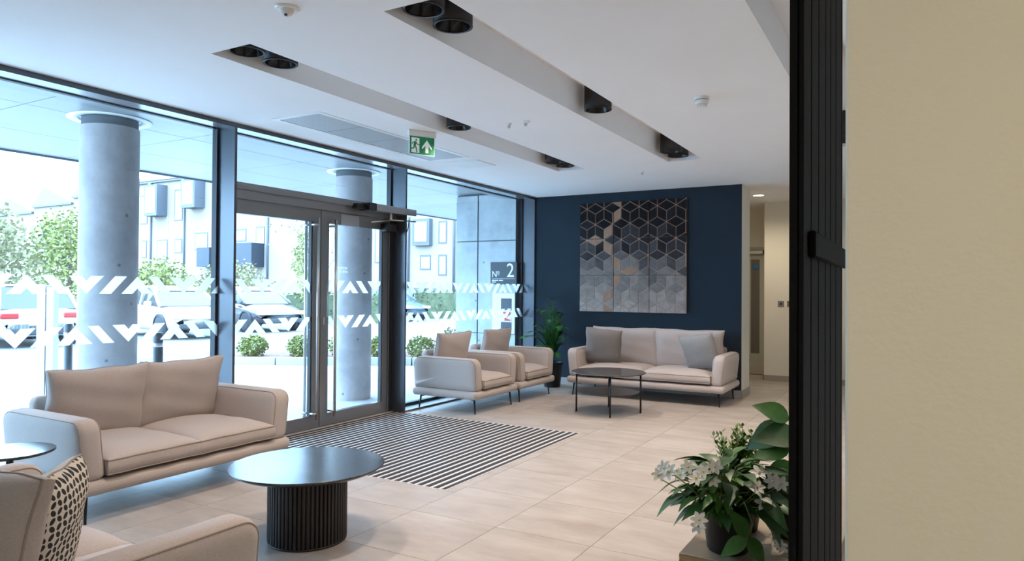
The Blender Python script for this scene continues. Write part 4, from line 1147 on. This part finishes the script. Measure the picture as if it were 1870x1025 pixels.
# ------------------------------------------------------------------ brick houses across the street
FY=34.0
def house(x0,x1,eave,label,gables=False,pipes=(),wins=(),bays_=(),rz=1.6,doors=()):
    t=tag(empty('brick_house',((x0+x1)/2,FY,-.035)),label,'house')
    cx=(x0+x1)/2
    MB().box(x0-cx+.01,x1-cx-.01,0,8,0,eave).build('wall',Mt['brick'],t)
    if gables:
        o=MB().prism([(x0-cx,eave),(x1-cx,eave),((x1-x0)*.30+x0-cx,eave+rz)],-.2,8.2,'y').build('roof',Mt['roof'],t)
    else:
        MB().prism([(-.3,eave),(8.3,eave),(4,eave+rz)],x0-cx,x1-cx,'x').build('roof',Mt['roof'],t)
    MB().box(x0-cx,x1-cx,-.22,-.002,eave-.16,eave-.01).build('gutter',Mt['bayframe'],t)
    for px_ in pipes:
        MB().tube([(px_-cx,-.09,0),(px_-cx,-.09,eave-.16)],.07,8).box(px_-cx-.18,px_-cx+.18,-.25,-.02,eave-.50,eave-.16).build('downpipe',Mt['bayframe'],t)
    for (a,b,z0,z1) in wins:
        o=MB().box(a-cx,b-cx,-.03,-.002,z0,z1).build('window',Mt['bayframe'],t)
        MB().box(a-cx+.10,b-cx-.06,-.045,-.031,z0+.08,z1-.12).build('pane',Mt['pane'],o)
    for (a,b,z0,z1,dpth,mm) in bays_:
        o=MB().box(a-cx,b-cx,-dpth,-.002,z0,z1).build('bay_window',Mt[mm],t)
        if mm=='bayframe': MB().box(a-cx+.18,b-cx-.16,-dpth-.03,-dpth-.001,z0+.22,z1-.18).build('pane',Mt['pane'],o)
    for (a,b,z1) in doors:
        o=MB().box(a-cx,b-cx,-.04,-.002,0,z1).build('door',Mt['bayframe'],t)
    return t
house(-78,-71.5,7.6,'far pale brick house with a pitched red roof at the end of the row',True,(),((-74,-73,4.5,6.2),),((-76.5,-75,4.2,6.4,.6,'bayframe'),),1.6)
house(-71.5,-65,8.2,'pale brick house with a pitched red roof behind the leafy tree',True,(),((-67.5,-66.5,4.5,6.4),),((-70.5,-68.6,4.4,6.6,.6,'bayframe'),),1.6)
house(-65,-58.5,8.7,'pale brick house with a pitched red roof left of the round column',True,(),((-61,-60,4.8,6.6),),((-64,-62.2,4.6,6.8,.6,'bayframe'),),1.6)
house(-58.5,-50.3,9.2,'pale brick house mostly hidden behind the round column',True,(-54,),((-53,-52,4.8,6.6),),(),1.7)
house(-50.3,-45.2,9.75,'pale brick house with one projecting upper bay window next to the column',False,(-47.35,),((-48.9,-47.9,6.4,8.7),(-48.55,-47.95,3.7,5.1),(-46.6,-44.9-.4,3.5,5.1)),((-47.0,-45.4,6.9,9.3,.9,'bayframe'),),2.2)
house(-45.2,-39.0,9.75,'pale brick house with a projecting bay window next to the mullion',False,(-43.2,),((-44.5,-43.5,6.5,8.9),(-44.4,-43.5,4.0,5.1),(-42.0,-40.5,4.2,5.5)),((-42.5,-40.9,7.3,9.4,.9,'bayframe'),(-40.7,-39.3,2.9,4.3,.8,'baydark')),2.2)
house(-39.0,-29.0,9.75,'pale brick house with a dark box bay seen through the left door leaf',False,(-34.05,-29.6),((-37.9,-36.3,4.7,5.6),(-35.3,-34.4,4.4,5.7),(-33.2,-32.0,6.4,8.4)),((-36.9,-34.45,2.85,4.5,1.1,'baydark'),),2.2,((-35.7,-34.8,2.15),))
house(-29.0,-22.6,9.75,'pale brick house hidden behind the doors column',False,(-23.2,),((-27.8,-26.8,3.2,5.0),(-24.4,-23.9,3.0,5.2)),(),2.2)
house(-22.6,-12.0,9.75,'pale brick house with a framed bay window seen right of the doors',False,(-21.7,-18.35),((-20.85,-20.05,2.55,3.45),(-19.5,-18.9,4.1,5.45),(-19.5,-18.9,2.2,3.45)),((-21.2,-19.95,4.0,5.6,.35,'bayframe'),),2.2)
